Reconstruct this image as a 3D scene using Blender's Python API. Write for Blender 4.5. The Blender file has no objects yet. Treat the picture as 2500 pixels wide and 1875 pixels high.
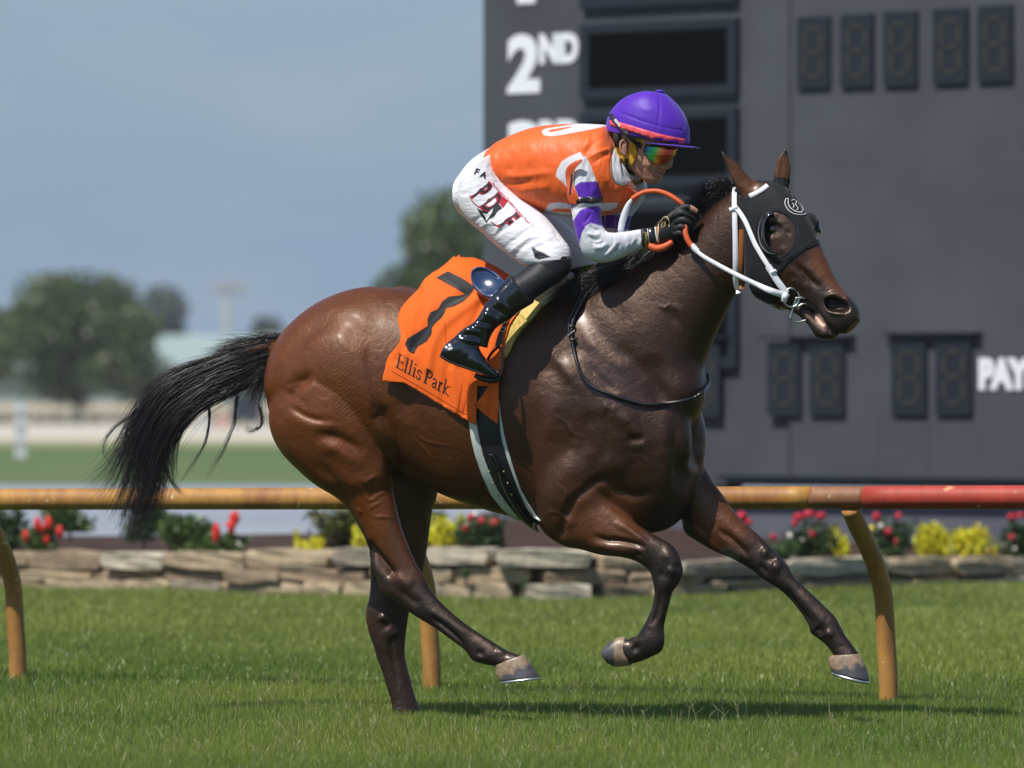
import bpy, bmesh, math, random
import numpy as np
from mathutils import Vector, Matrix, noise
from mathutils.bvhtree import BVHTree

random.seed(7); RNG = np.random.default_rng(7)
R = math.radians
SC = bpy.context.scene
COL = SC.collection

# ---------------------------------------------------------------- camera
FPX, CX, HZ, CH, D0 = 15384.0, 1250.0, 965.0, 1.2, 24.0   # lens in pixels of the 2500 px photo, horizon, eye height, distance
cam_data = bpy.data.cameras.new('camera'); cam = bpy.data.objects.new('camera', cam_data); COL.objects.link(cam)
cam.location = (0, -D0, CH); cam.rotation_euler = (R(90), 0, 0)
cam_data.sensor_width = 36; cam_data.lens = FPX * 36 / 2500
cam_data.shift_y = (HZ - 937.5) / 2500
cam_data.clip_start = 0.5; cam_data.clip_end = 6000
cam_data.dof.use_dof = True; cam_data.dof.focus_distance = 23.8; cam_data.dof.aperture_fstop = 3.5
SC.camera = cam

# ---------------------------------------------------------------- sky and sun
SUN = Vector((-0.36, -0.40, 0.84)).normalized()            # towards the sun
world = bpy.data.worlds.new('World'); SC.world = world; world.use_nodes = True
wn, wl = world.node_tree.nodes, world.node_tree.links
wn.clear()
sky = wn.new('ShaderNodeTexSky'); sky.sky_type = 'NISHITA'; sky.sun_disc = False
sky.sun_elevation = math.asin(SUN.z); sky.sun_rotation = math.atan2(SUN.x, SUN.y)
sky.air_density = 1.0; sky.dust_density = 0.6; sky.ozone_density = 2.0
geo = wn.new('ShaderNodeTexCoord'); sep = wn.new('ShaderNodeSeparateXYZ'); wl.new(geo.outputs['Generated'], sep.inputs[0])
hz = wn.new('ShaderNodeMapRange'); hz.interpolation_type = 'SMOOTHSTEP'; hz.inputs['From Min'].default_value = -0.02; hz.inputs['From Max'].default_value = 0.22
hz.inputs['To Min'].default_value = 1.0; hz.inputs['To Max'].default_value = 0.0; wl.new(sep.outputs['Z'], hz.inputs['Value'])
haze = wn.new('ShaderNodeMix'); haze.data_type = 'RGBA'; wl.new(hz.outputs[0], haze.inputs[0])       # low sky: steel-blue summer haze
wl.new(sky.outputs[0], haze.inputs[6]); haze.inputs[7].default_value = (2.35, 3.45, 4.95, 1)
# thin high cloud
mp = wn.new('ShaderNodeMapping'); mp.inputs['Scale'].default_value = (1, 1, 3.0); mp.inputs['Location'].default_value = (0.7, 0.2, 0.1)
nz = wn.new('ShaderNodeTexNoise'); nz.inputs['Scale'].default_value = 17.0; nz.inputs['Detail'].default_value = 5
wl.new(geo.outputs['Generated'], mp.inputs[0]); wl.new(mp.outputs[0], nz.inputs['Vector'])
cr = wn.new('ShaderNodeMapRange'); cr.inputs['From Min'].default_value = 0.45; cr.inputs['From Max'].default_value = 0.7
cr.inputs['To Min'].default_value = 0.0; cr.inputs['To Max'].default_value = 0.35
wl.new(nz.outputs['Fac'], cr.inputs['Value'])
lowc = wn.new('ShaderNodeMath'); lowc.operation = 'MULTIPLY'; wl.new(cr.outputs[0], lowc.inputs[0]); wl.new(hz.outputs[0], lowc.inputs[1])
mix = wn.new('ShaderNodeMix'); mix.data_type = 'RGBA'; wl.new(lowc.outputs[0], mix.inputs[0])
wl.new(haze.outputs[2], mix.inputs[6]); mix.inputs[7].default_value = (4.6, 5.0, 5.7, 1)
bg = wn.new('ShaderNodeBackground'); bg.inputs[1].default_value = 0.1
wl.new(mix.outputs[2], bg.inputs[0])
wo = wn.new('ShaderNodeOutputWorld'); wl.new(bg.outputs[0], wo.inputs[0])

sd = bpy.data.lights.new('sun', 'SUN'); sd.energy = 5.0; sd.angle = R(0.5); sd.color = (1.0, 0.955, 0.89)
sun = bpy.data.objects.new('sun', sd); COL.objects.link(sun)
sun.rotation_euler = (-SUN).to_track_quat('-Z', 'Y').to_euler()
SC.view_settings.view_transform = 'Standard'; SC.view_settings.look = 'None'
SC.view_settings.exposure = 0.0; SC.view_settings.gamma = 1.0
SC.view_settings.use_curve_mapping = False
SC.render.engine = 'CYCLES'
SC.cycles.max_bounces = 6; SC.cycles.transparent_max_bounces = 6
SC.cycles.use_adaptive_sampling = True

# ---------------------------------------------------------------- helpers
def P(px, py, dy=0.0):
    """a spot read off the photograph, given its depth behind (+) or before (-) the horse"""
    y = D0 + dy
    return Vector(((px - CX) / FPX * y, dy, CH - (py - HZ) / FPX * y))

def ground_dy(py, z=0.0):
    """depth at which level ground of height z shows at row py"""
    return (CH - z) * FPX / (py - HZ) - D0

def proj(v):
    d = v[:, 1] + D0
    return np.stack([CX + v[:, 0] * FPX / d, HZ - (v[:, 2] - CH) * FPX / d], 1)

def catmull(a, sub):
    a = np.asarray(a, float)
    if sub <= 1 or len(a) < 3: return a
    out = []
    n = len(a)
    for i in range(n - 1):
        p0, p1, p2, p3 = a[max(i - 1, 0)], a[i], a[i + 1], a[min(i + 2, n - 1)]
        for s in range(sub):
            t = s / sub
            out.append(0.5 * ((2 * p1) + (-p0 + p2) * t + (2 * p0 - 5 * p1 + 4 * p2 - p3) * t * t + (-p0 + 3 * p1 - 3 * p2 + p3) * t ** 3))
    out.append(a[-1])
    return np.array(out)

def loft(st, n=28, sub=4, k=2.0, egg=0.0):
    """st rows: Ax Ay Az Bx By Bz hw sx sy sz -> closed tube; returns verts, faces"""
    s = catmull(st, sub)
    th = np.linspace(0, 2 * np.pi, n, endpoint=False)
    c, sn = np.cos(th), np.sin(th)
    e2 = 2.0 / k
    cc = np.sign(c) * np.abs(c) ** e2; ss = np.sign(sn) * np.abs(sn) ** e2
    A, B, hw, S = s[:, 0:3], s[:, 3:6], s[:, 6], s[:, 7:10]
    C = (A + B) / 2; U = (A - B) / 2
    S = S / np.linalg.norm(S, axis=1, keepdims=True)
    w = hw[:, None] * (1 + egg * cc[None, :])
    V = C[:, None, :] + U[:, None, :] * cc[None, :, None] + S[:, None, :] * (w * ss[None, :])[:, :, None]
    m = len(s)
    V = V.reshape(-1, 3)
    V = np.vstack([V, C[0], C[-1]])
    fs = []
    for i in range(m - 1):
        for j in range(n):
            a = i * n + j; b = i * n + (j + 1) % n
            fs.append((a, b, b + n, a + n))
    for j in range(n):
        fs.append((m * n, (j + 1) % n, j)); fs.append((m * n + 1, (m - 1) * n + j, (m - 1) * n + (j + 1) % n))
    return V, fs

def limb(rows, dyf=0.0, yaw=0.0, **kw):
    """rows: (ax, ay, bx, by, halfwidth, dy) in photo pixels; dyf may be a function of px"""
    st = []
    S = Vector((math.sin(yaw), math.cos(yaw), 0))
    for r in rows:
        ax, ay, bx, by, hw = r[:5]
        d = r[5] if len(r) > 5 else 0.0
        if callable(dyf): A = P(ax, ay, d + dyf(ax)); B = P(bx, by, d + dyf(bx))
        else: A = P(ax, ay, d + dyf); B = P(bx, by, d + dyf)
        st.append([*A, *B, hw, *S])
    return loft(st, **kw)

def tube3(pts, rad, n=12, sub=4, flat=None):
    """round tube through 3D points with radii"""
    pts = np.asarray([list(p) for p in pts], float)
    rad = np.asarray(rad if hasattr(rad, '__len__') else [rad] * len(pts), float)
    q = catmull(np.hstack([pts, rad[:, None]]), sub)
    c, r = q[:, :3], q[:, 3]
    t = np.gradient(c, axis=0); t /= np.linalg.norm(t, axis=1, keepdims=True) + 1e-9
    up = np.array([0, 1.0, 0]) if abs(t[0][1]) < 0.9 else np.array([0, 0, 1.0])
    n1 = np.cross(t[0], up); n1 /= np.linalg.norm(n1)
    V = []
    th = np.linspace(0, 2 * np.pi, n, endpoint=False)
    for i in range(len(c)):
        n1 = n1 - t[i] * np.dot(n1, t[i]); n1 /= np.linalg.norm(n1)
        n2 = np.cross(t[i], n1)
        V.append(c[i] + r[i] * (np.cos(th)[:, None] * n1 + np.sin(th)[:, None] * n2))
    m = len(c)
    V = np.vstack(V + [c[:1], c[-1:]])
    fs = []
    for i in range(m - 1):
        for j in range(n):
            a = i * n + j; b = i * n + (j + 1) % n
            fs.append((a, b, b + n, a + n))
    for j in range(n):
        fs.append((m * n, (j + 1) % n, j)); fs.append((m * n + 1, (m - 1) * n + j, (m - 1) * n + (j + 1) % n))
    return V, fs

def ball(c, r, seg=16):
    """ellipsoid at c with radii r"""
    V = [[0, 0, 1]]; fs = []
    rings = seg // 2
    for i in range(1, rings):
        a = math.pi * i / rings
        for j in range(seg):
            b = 2 * math.pi * j / seg
            V.append([math.sin(a) * math.cos(b), math.sin(a) * math.sin(b), math.cos(a)])
    V.append([0, 0, -1]); L = len(V) - 1
    for j in range(seg):
        fs.append((0, 1 + j, 1 + (j + 1) % seg)); b = 1 + (rings - 2) * seg
        fs.append((L, b + (j + 1) % seg, b + j))
    for i in range(rings - 2):
        for j in range(seg):
            a = 1 + i * seg + j; b = 1 + i * seg + (j + 1) % seg
            fs.append((a, a + seg, b + seg, b))
    r = np.array(r if hasattr(r, '__len__') else [r] * 3, float)
    return np.array(V) * r + np.array(list(c)), fs

def join(parts):
    V = []; F = []; o = 0
    for v, f in parts:
        V.append(np.asarray(v)); F += [tuple(i + o for i in q) for q in f]; o += len(v)
    return np.vstack(V), F

def mk(name, V, F, mat=None, parent=None, smooth=True):
    me = bpy.data.meshes.new(name)
    me.from_pydata([tuple(map(float, v)) for v in V], [], F); me.update()
    if smooth: me.shade_smooth()
    if mat: me.materials.append(mat)
    o = bpy.data.objects.new(name, me); COL.objects.link(o)
    if parent: o.parent = parent
    return o

def mkparts(name, parts, mat=None, parent=None, smooth=True):
    V, F = join(parts)
    return mk(name, V, F, mat, parent, smooth)

def tag(o, label=None, cat=None, group=None, kind=None):
    if label: o['label'] = label
    if cat: o['category'] = cat
    if group: o['group'] = group
    if kind: o['kind'] = kind
    return o

def empty(name, loc=(0, 0, 0), label=None, cat=None, group=None):
    o = bpy.data.objects.new(name, None); COL.objects.link(o); o.location = loc
    bpy.context.view_layer.update()
    return tag(o, label, cat, group)

def keep_parent(o, parent):
    """parent without moving (things at an empty that is only translated)"""
    o.parent = parent
    o.matrix_parent_inverse = Matrix.Translation(parent.location).inverted()
    return o

class Skin:
    """a fused surface held as arrays so that it can be smoothed, sculpted and painted"""
    def __init__(self, parts, voxel, iters=6, lam=0.5, mu=-0.52):
        V, F = join(parts)
        o = mk('tmp', V, F)
        bm = bmesh.new(); bm.from_mesh(o.data); bmesh.ops.recalc_face_normals(bm, faces=bm.faces); bm.to_mesh(o.data); bm.free()
        m = o.modifiers.new('r', 'REMESH'); m.mode = 'VOXEL'; m.voxel_size = voxel; m.adaptivity = 0
        dg = bpy.context.evaluated_depsgraph_get(); dg.update()
        me = bpy.data.meshes.new_from_object(o.evaluated_get(dg))
        old = o.data; bpy.data.objects.remove(o); bpy.data.meshes.remove(old)
        self.me = me
        n = len(me.vertices)
        v = np.empty(n * 3); me.vertices.foreach_get('co', v); self.v = v.reshape(-1, 3)
        e = np.empty(len(me.edges) * 2, np.int64); me.edges.foreach_get('vertices', e); self.e = e.reshape(-1, 2)
        self.deg = np.bincount(self.e.ravel(), minlength=n).astype(float)
        self.smooth(iters, lam, mu)
        self.col = np.zeros((n, 4)); self.col[:, 3] = 1
        self.attr = {}
    def lap(self, a=None):
        a = self.v if a is None else a
        e = self.e; n = len(a)
        out = np.empty_like(a)
        for k in range(a.shape[1]):
            out[:, k] = np.bincount(e[:, 0], a[e[:, 1], k], n) + np.bincount(e[:, 1], a[e[:, 0], k], n)
        return out / self.deg[:, None] - a
    def smooth(self, iters, lam=0.5, mu=-0.52, w=None):
        for i in range(iters):
            for f in (lam, mu):
                if f:
                    d = self.lap() * f
                    self.v = self.v + (d if w is None else d * w[:, None])
        self.sync()
    def blur(self, a, it):
        a = a.reshape(-1, 1) if a.ndim == 1 else a
        for i in range(it): a = a + 0.5 * self.lap(a)
        return a
    def sync(self):
        self.me.vertices.foreach_set('co', self.v.ravel()); self.me.update()
        nn = np.empty(len(self.v) * 3); self.me.vertices.foreach_get('normal', nn); self.n = nn.reshape(-1, 3)
        self.px = proj(self.v)
    def facing(self, lo=-0.05, hi=0.25):
        """how much a vertex is turned to the side the photograph shows"""
        to = np.array([0, -D0, CH]) - self.v; to /= np.linalg.norm(to, axis=1, keepdims=True)
        return np.clip(((self.n * to).sum(1) - lo) / (hi - lo), 0, 1)
    def stroke(self, pts, w, amp, sel=None, ends=True, sub=5):
        """raise (+) or cut (-) a line of half-width w px by amp metres"""
        c = catmull(pts, sub)
        px = self.px
        m = (px[:, 0] > c[:, 0].min() - 3 * w) & (px[:, 0] < c[:, 0].max() + 3 * w) & (px[:, 1] > c[:, 1].min() - 3 * w) & (px[:, 1] < c[:, 1].max() + 3 * w)
        if sel is not None: m &= sel
        idx = np.nonzero(m)[0]
        if not len(idx): return
        q = px[idx]; best = np.full(len(idx), 1e9); bt = np.zeros(len(idx))
        L = len(c) - 1
        for i in range(L):
            a, b = c[i], c[i + 1]; ab = b - a
            t = np.clip(((q - a) @ ab) / (ab @ ab + 1e-9), 0, 1)
            d = np.linalg.norm(q - a - t[:, None] * ab, axis=1)
            k = d < best; best[k] = d[k]; bt[k] = (i + t[k]) / L
        f = np.exp(-(best / w) ** 2)
        if ends: u = np.clip(np.minimum(bt, 1 - bt) / 0.35, 0, 1); f *= u * u * (3 - 2 * u)
        f *= self.facing()[idx]
        self.v[idx] += self.n[idx] * (f * amp)[:, None]
    def poly(self, pts, feather=0.0, sub=1):
        """1 inside the outline (photo pixels), falling to 0 over feather px"""
        c = np.asarray(pts, float)
        if sub > 1:
            cc = np.vstack([c[-1:], c, c[:2]]); s = catmull(cc, sub); c = s[sub:-sub - 1]
        px = self.px
        m = (px[:, 0] > c[:, 0].min() - feather) & (px[:, 0] < c[:, 0].max() + feather) & (px[:, 1] > c[:, 1].min() - feather) & (px[:, 1] < c[:, 1].max() + feather)
        idx = np.nonzero(m)[0]
        out = np.zeros(len(px))
        if not len(idx): return out
        q = px[idx]; ins = np.zeros(len(idx), bool); dist = np.full(len(idx), 1e9)
        for i in range(len(c)):
            a, b = c[i], c[(i + 1) % len(c)]
            cond = (a[1] > q[:, 1]) != (b[1] > q[:, 1])
            xi = (b[0] - a[0]) * (q[:, 1] - a[1]) / (b[1] - a[1] + 1e-12) + a[0]
            ins ^= cond & (q[:, 0] < xi)
            if feather:
                ab = b - a; t = np.clip(((q - a) @ ab) / (ab @ ab + 1e-9), 0, 1)
                dist = np.minimum(dist, np.linalg.norm(q - a - t[:, None] * ab, axis=1))
        if feather:
            sgn = np.where(ins, dist, -dist)
            t = np.clip(sgn / feather * 0.5 + 0.5, 0, 1); val = t * t * (3 - 2 * t)
        else: val = ins.astype(float)
        out[idx] = val
        return out
    def bulge(self, pts, h, feather=20, sel=None, sub=5):
        f = self.poly(pts, feather, sub) * self.facing()
        if sel is not None: f = f * sel
        self.v += self.n * (f * h)[:, None]
    def paint(self, mask, rgb):
        m = np.clip(mask, 0, 1)[:, None]
        self.col[:, :3] = self.col[:, :3] * (1 - m) + np.array(rgb) * m
    def obj(self, name, mat, parent=None, decimate=None):
        self.sync()
        me = self.me; me.name = name
        ca = me.color_attributes.new('Col', 'FLOAT_COLOR', 'POINT')
        ca.data.foreach_set('color', self.col.ravel())
        for k, a in self.attr.items():
            at = me.attributes.new(k, 'FLOAT', 'POINT'); at.data.foreach_set('value', np.asarray(a, float).ravel())
        me.materials.clear()
        for m in (mat if isinstance(mat, list) else [mat]): me.materials.append(m)
        me.shade_smooth()
        o = bpy.data.objects.new(name, me); COL.objects.link(o)
        if parent: keep_parent(o, parent)
        return o
    def bvh(self):
        self.sync()
        f = [tuple(p.vertices) for p in self.me.polygons]
        return BVHTree.FromPolygons([tuple(x) for x in self.v], f)

CAMPOS = Vector((0, -D0, CH))
def cast(bvh, px, py, off=0.0, default=None):
    """the point of a surface that shows at (px, py), lifted off it by off"""
    d = (P(px, py, 0) - CAMPOS).normalized()
    loc, nor, i, dist = bvh.ray_cast(CAMPOS, d)
    if loc is None:
        return P(px, py, default if default is not None else 0.0), Vector((0, -1, 0))
    if nor.dot(d) > 0: nor = -nor
    return loc + nor * off, nor

# ---------------------------------------------------------------- materials
def mat(name, color=(0.5, 0.5, 0.5), rough=0.6, metal=0.0, spec=0.5, coat=0.0, sheen=0.0, vcol=False, var=0.0, vscale=20.0,
        bump=0.0, bscale=200.0, bdist=0.002, coatr=0.1, stretch=None, emis=None, detail=4, aniso=0):
    m = bpy.data.materials.new(name); m.use_nodes = True
    n, l = m.node_tree.nodes, m.node_tree.links
    b = n['Principled BSDF']
    b.inputs['Roughness'].default_value = rough; b.inputs['Metallic'].default_value = metal
    b.inputs['Specular IOR Level'].default_value = spec
    b.inputs['Coat Weight'].default_value = coat; b.inputs['Coat Roughness'].default_value = coatr
    b.inputs['Sheen Weight'].default_value = sheen
    b.inputs['Base Color'].default_value = (*color, 1)
    tc = n.new('ShaderNodeTexCoord'); vec = tc.outputs['Object']
    if stretch:
        mp = n.new('ShaderNodeMapping'); mp.inputs['Scale'].default_value = stretch; l.new(vec, mp.inputs[0]); vec = mp.outputs[0]
    src = None
    if vcol:
        a = n.new('ShaderNodeAttribute'); a.attribute_name = 'Col'; src = a.outputs['Color']
    if var:
        nz = n.new('ShaderNodeTexNoise'); nz.inputs['Scale'].default_value = vscale; nz.inputs['Detail'].default_value = detail; l.new(vec, nz.inputs['Vector'])
        mr = n.new('ShaderNodeMapRange'); mr.inputs['From Min'].default_value = 0.25; mr.inputs['From Max'].default_value = 0.75
        mr.inputs['To Min'].default_value = 1 - var; mr.inputs['To Max'].default_value = 1 + var; l.new(nz.outputs['Fac'], mr.inputs['Value'])
        mx = n.new('ShaderNodeMix'); mx.data_type = 'RGBA'; mx.blend_type = 'MULTIPLY'; mx.inputs[0].default_value = 1
        if src: l.new(src, mx.inputs[6])
        else: mx.inputs[6].default_value = (*color, 1)
        l.new(mr.outputs[0], mx.inputs[7]); src = mx.outputs[2]
    if src: l.new(src, b.inputs['Base Color'])
    if bump:
        nb = n.new('ShaderNodeTexNoise'); nb.inputs['Scale'].default_value = bscale; nb.inputs['Detail'].default_value = 3; l.new(vec, nb.inputs['Vector'])
        bp = n.new('ShaderNodeBump'); bp.inputs['Strength'].default_value = bump; bp.inputs['Distance'].default_value = bdist
        l.new(nb.outputs['Fac'], bp.inputs['Height']); l.new(bp.outputs[0], b.inputs['Normal'])
    return m

from mathutils.geometry import delaunay_2d_cdt
def dens(pts, step, closed=True):
    out = []; n = len(pts)
    for i in range(n if closed else n - 1):
        a, b = pts[i], pts[(i + 1) % n]
        k = max(1, int(math.hypot(b[0] - a[0], b[1] - a[1]) / step))
        out += [(a[0] + (b[0] - a[0]) * t / k, a[1] + (b[1] - a[1]) * t / k) for t in range(k)]
    if not closed: out.append(tuple(pts[-1]))
    return out
def smooth_loop(pts, sub=4):
    c = np.vstack([pts[-1:], pts, pts[:2]]) if not isinstance(pts, np.ndarray) else np.vstack([pts[-1:], pts, pts[:2]])
    s = catmull(c, sub); return [tuple(q) for q in s[sub:-sub - 1]]
def fill2d(outer, step, holes=()):
    """triangles filling an outline (with holes) evenly"""
    loops = [dens(outer, step)] + [dens(h, step) for h in holes]
    V = []; E = []
    for L in loops:
        o = len(V); V += [Vector(q) for q in L]; E += [(o + i, o + (i + 1) % len(L)) for i in range(len(L))]
    xs = [v.x for v in V]; ys = [v.y for v in V]
    def inside(L, x, y):
        r = False; j = len(L) - 1
        for i in range(len(L)):
            if (L[i][1] > y) != (L[j][1] > y) and x < (L[j][0] - L[i][0]) * (y - L[i][1]) / (L[j][1] - L[i][1]) + L[i][0]: r = not r
            j = i
        return r
    B = np.array([list(v) for v in V])
    yy = min(ys) + step / 2; row = 0
    while yy < max(ys):
        xx = min(xs) + (step / 2 if row % 2 else 0)
        while xx < max(xs):
            if inside(loops[0], xx, yy) and not any(inside(h, xx, yy) for h in loops[1:]) and np.min(np.abs(B[:, 0] - xx) + np.abs(B[:, 1] - yy)) > step * 0.5:
                V.append(Vector((xx, yy)))
            xx += step
        yy += step * 0.87; row += 1
    r = delaunay_2d_cdt(V, E, [], 0, 1e-4)
    vs, fs = r[0], r[2]
    keep = []
    for f in fs:
        cx = sum(vs[i].x for i in f) / 3; cy = sum(vs[i].y for i in f) / 3
        if inside(loops[0], cx, cy) and not any(inside(h, cx, cy) for h in loops[1:]): keep.append(tuple(f))
    return [(v.x, v.y) for v in vs], keep
def patch(name, outer, bvh, material, parent=None, off=0.003, step=8, holes=(), thick=0.0, default=None, lift=None, fn=None, over=None):
    """a piece of cloth, leather or print laid on a surface inside an outline of the photograph"""
    v2, fs = fill2d(outer, step, holes)
    V = []; missed = set()
    for (x, y) in v2:
        p, n = cast(bvh, x, y, off, 99.0)
        if p.y > 50:
            p, n = cast(bvh, x, y, off, default)
            if default is None: missed.add(len(V))
        if over is not None:
            q, n2 = cast(over, x, y, off, 99.0)
            if q.y < 50 and q.y < p.y: p, n = q, n2
        if fn: p = p + n * fn(x, y)
        V.append(p)
    F_ = []
    for f in fs:
        if missed and any(i in missed for i in f): continue
        a, b, c = (Vector(v2[i]).to_3d() for i in f)
        F_.append(f if (b - a).cross(c - a).z < 0 else (f[0], f[2], f[1]))
    if missed and F_:
        lab = list(range(len(V)))
        def root(i):
            while lab[i] != i: lab[i] = lab[lab[i]]; i = lab[i]
            return i
        for q in F_:
            for j in q[1:]: lab[root(j)] = root(q[0])
        cnt = {}
        for q in F_: cnt[root(q[0])] = cnt.get(root(q[0]), 0) + 1
        best = max(cnt, key=cnt.get); F_ = [q for q in F_ if root(q[0]) == best]
        used = sorted({i for q in F_ for i in q}); ix = {i: k for k, i in enumerate(used)}
        V = [V[i] for i in used]; F_ = [tuple(ix[i] for i in q) for q in F_]
    o = mk(name, V, F_, material)
    if thick:
        m = o.modifiers.new('s', 'SOLIDIFY'); m.thickness = thick; m.offset = -1
    if parent: keep_parent(o, parent)
    return o
def on(bvh, pts, off, sub=1, default=None):
    c = catmull(pts, sub)
    return [cast(bvh, q[0], q[1], off, default)[0] for q in c]
def strap(name, pts3, width, material, parent=None, thick=0.003, nrm=None, sub=4):
    """flat band along a path; width along the side direction"""
    w = np.asarray(width if hasattr(width, '__len__') else [width] * len(pts3), float)
    q = catmull(np.hstack([np.array([list(p) for p in pts3]), w[:, None]]), sub)
    c, w = q[:, :3], q[:, 3]
    t = np.gradient(c, axis=0); t /= np.linalg.norm(t, axis=1, keepdims=True) + 1e-9
    V = []
    for i in range(len(c)):
        nr = np.array(nrm[min(int(i / max(1, len(c) - 1) * (len(nrm) - 1) + .5), len(nrm) - 1)] if nrm is not None else (0, -1, 0), float)
        s = np.cross(t[i], nr); s /= np.linalg.norm(s) + 1e-9; nr = np.cross(s, t[i])
        for a, b in ((-.5, 0), (-.42, 1), (.42, 1), (.5, 0), (0, -.2)):
            V.append(c[i] + s * a * w[i] + nr * b * thick)
    F_ = []
    for i in range(len(c) - 1):
        for j in range(5):
            a = i * 5 + j; b = i * 5 + (j + 1) % 5
            F_.append((a, a + 5, b + 5, b))
    o = mk(name, V, F_, material, smooth=True)
    if parent: keep_parent(o, parent)
    return o

def rotball(c, r, rot, seg=28):
    V, F_ = ball((0, 0, 0), r, seg); M = np.array(Matrix.Rotation(rot[1], 3, 'Y') @ Matrix.Rotation(rot[0], 3, 'X') @ Matrix.Rotation(rot[2], 3, 'Z'))
    return V @ M.T + np.array(list(c)), F_
def line(name, pts, w, bvh, material, parent, off=.0015, sub=5, thick=.0008):
    c = catmull(pts, sub); out = []; nr = []
    for q in c:
        p, n = cast(bvh, q[0], q[1], off, 99.0)
        if p.y < 50: out.append(p); nr.append(tuple(n))
    if len(out) < 2: print('LINE MISSED', name, pts[0]); return None
    return strap(name, out, w, material, parent, thick=thick, nrm=nr, sub=1)
def vc(o, fn):
    me = o.data; n = len(me.vertices); v = np.empty(n * 3); me.vertices.foreach_get('co', v); v = v.reshape(-1, 3)
    if o.parent: v = v + np.array(o.parent.location)[None, :] * 0
    c = np.ones((n, 4)); c[:, :3] = fn(proj(v), v)
    ca = me.color_attributes.new('Col', 'FLOAT_COLOR', 'POINT'); ca.data.foreach_set('color', c.ravel()); return o
def ss(a, b, x): t = np.clip((x - a) / (b - a), 0, 1); return t * t * (3 - 2 * t)
# ================================================================ the horse
PSI = R(20)
def yb(px): return (1200 - px) / 641 * math.tan(PSI)
torso = limb([
 (676,868,672,940,.05),(688,830,674,1000,.14),(725,785,700,1060,.215),(780,740,750,1095,.255),(840,712,820,1105,.275),(900,700,890,1110,.285),
 (975,704,968,1150,.275),(1070,716,1066,1200,.258),(1170,718,1156,1235,.27),(1270,707,1250,1262,.265),(1350,697,1340,1285,.235),
 (1430,692,1440,1302,.21),(1500,720,1540,1306,.20),(1570,790,1630,1292,.185),(1630,880,1678,1240,.15),(1665,960,1694,1160,.10)], yb, PSI, n=96, sub=7, k=2.02)
neck = limb([
 (1385,705,1600,1150,.15),(1430,690,1690,1040,.165),(1490,672,1706,960,.155),(1550,648,1718,895,.13),(1618,615,1738,838,.11),
 (1680,572,1766,775,.093),(1738,508,1792,722,.08),(1785,470,1820,690,.074),(1820,452,1850,670,.07)], yb, PSI, n=64, sub=6, k=2.1)
HYAW = R(27)
HD = yb(1830)
def yh(px): return HD + (1830 - px) / 641 * math.tan(HYAW)
head = limb([
 (1806,470,1822,640,.06),(1838,440,1836,700,.078),(1868,440,1845,724,.086),(1904,450,1862,734,.092),(1940,486,1884,742,.093),
 (1970,536,1908,748,.084),(1997,590,1932,752,.068),(2021,642,1958,752,.056),(2046,692,1992,764,.050),(2078,730,2016,792,.054),
 (2095,756,2042,813,.047),(2098,780,2066,815,.030)], yh, HYAW, n=56, sub=6, k=2.3)
jaw = limb([(1890,690,1880,742,.05),(1930,720,1925,757,.042),(1965,745,1955,774,.036),(1990,768,1980,800,.034),(2012,785,1995,824,.036),(2035,800,2020,829,.03),(2050,808,2040,824,.018)], yh, HYAW, n=20)
# near hind
NHD = -0.15
nhind = limb([
 (880,820,690,880,.09,.00),(925,890,664,975,.125,-.01),(938,960,664,1050,.14,-.01),(944,1040,690,1105,.13,-.01),(950,1110,735,1150,.115),(956,1180,790,1192,.09),
 (966,1236,845,1234,.072),(978,1285,880,1290,.058),(995,1330,900,1334,.047),(1012,1370,912,1376,.041),(1031,1401,918,1404,.038),
 (1050,1439,932,1444,.040),(1068,1462,968,1470,.037),(1092,1486,1014,1504,.031),(1130,1518,1062,1533,.027),(1168,1545,1106,1565,.027),
 (1200,1565,1136,1588,.030),(1226,1582,1154,1612,.035),(1246,1592,1184,1622,.032),(1268,1600,1206,1626,.033),(1276,1606,1214,1630,.032)], lambda p: yb(p) + NHD, PSI, n=44, sub=6)
fhind = limb([
 (1060,1000,860,1060,.10),(1066,1120,880,1130,.10),(1066,1209,900,1210,.085),(1056,1240,905,1260,.075),(1048,1290,900,1310,.065),(1040,1351,905,1370,.055),(1030,1405,905,1425,.048),
 (1012,1450,902,1460,.045),(999,1492,893,1498,.043),(993,1530,900,1540,.040),(988,1575,914,1580,.037),(989,1606,922,1610,.030),(997,1640,934,1642,.029),
 (1008,1682,946,1682,.028),(1018,1715,956,1715,.030),(1030,1745,962,1748,.036),(1050,1762,985,1775,.032),(1064,1772,1010,1790,.034)], lambda p: 0.26, PSI, n=36, sub=6)
# fore legs
NFD = -0.13
nfore = limb([
 (1500,1040,1300,1080,.075,.02),(1490,1110,1306,1160,.085,.0),(1470,1180,1318,1240,.085),(1490,1222,1332,1300,.072),(1512,1246,1375,1332,.064),(1545,1272,1420,1342,.058),(1572,1290,1468,1355,.052),
 (1600,1307,1518,1360,.046),(1625,1321,1552,1370,.042),(1646,1337,1575,1384,.040),(1660,1365,1588,1398,.040),(1667,1397,1593,1415,.040),(1656,1426,1597,1434,.036),
 (1642,1445,1598,1452,.029),(1634,1473,1592,1484,.025),(1626,1505,1580,1512,.025),(1621,1532,1566,1536,.028),(1622,1566,1556,1552,.033),(1614,1590,1542,1556,.032),
 (1590,1604,1534,1562,.028),(1560,1616,1528,1560,.030),(1536,1622,1518,1556,.032),(1522,1625,1508,1556,.034)], lambda p: yb(p) + NFD, PSI, n=36, sub=6)
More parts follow.
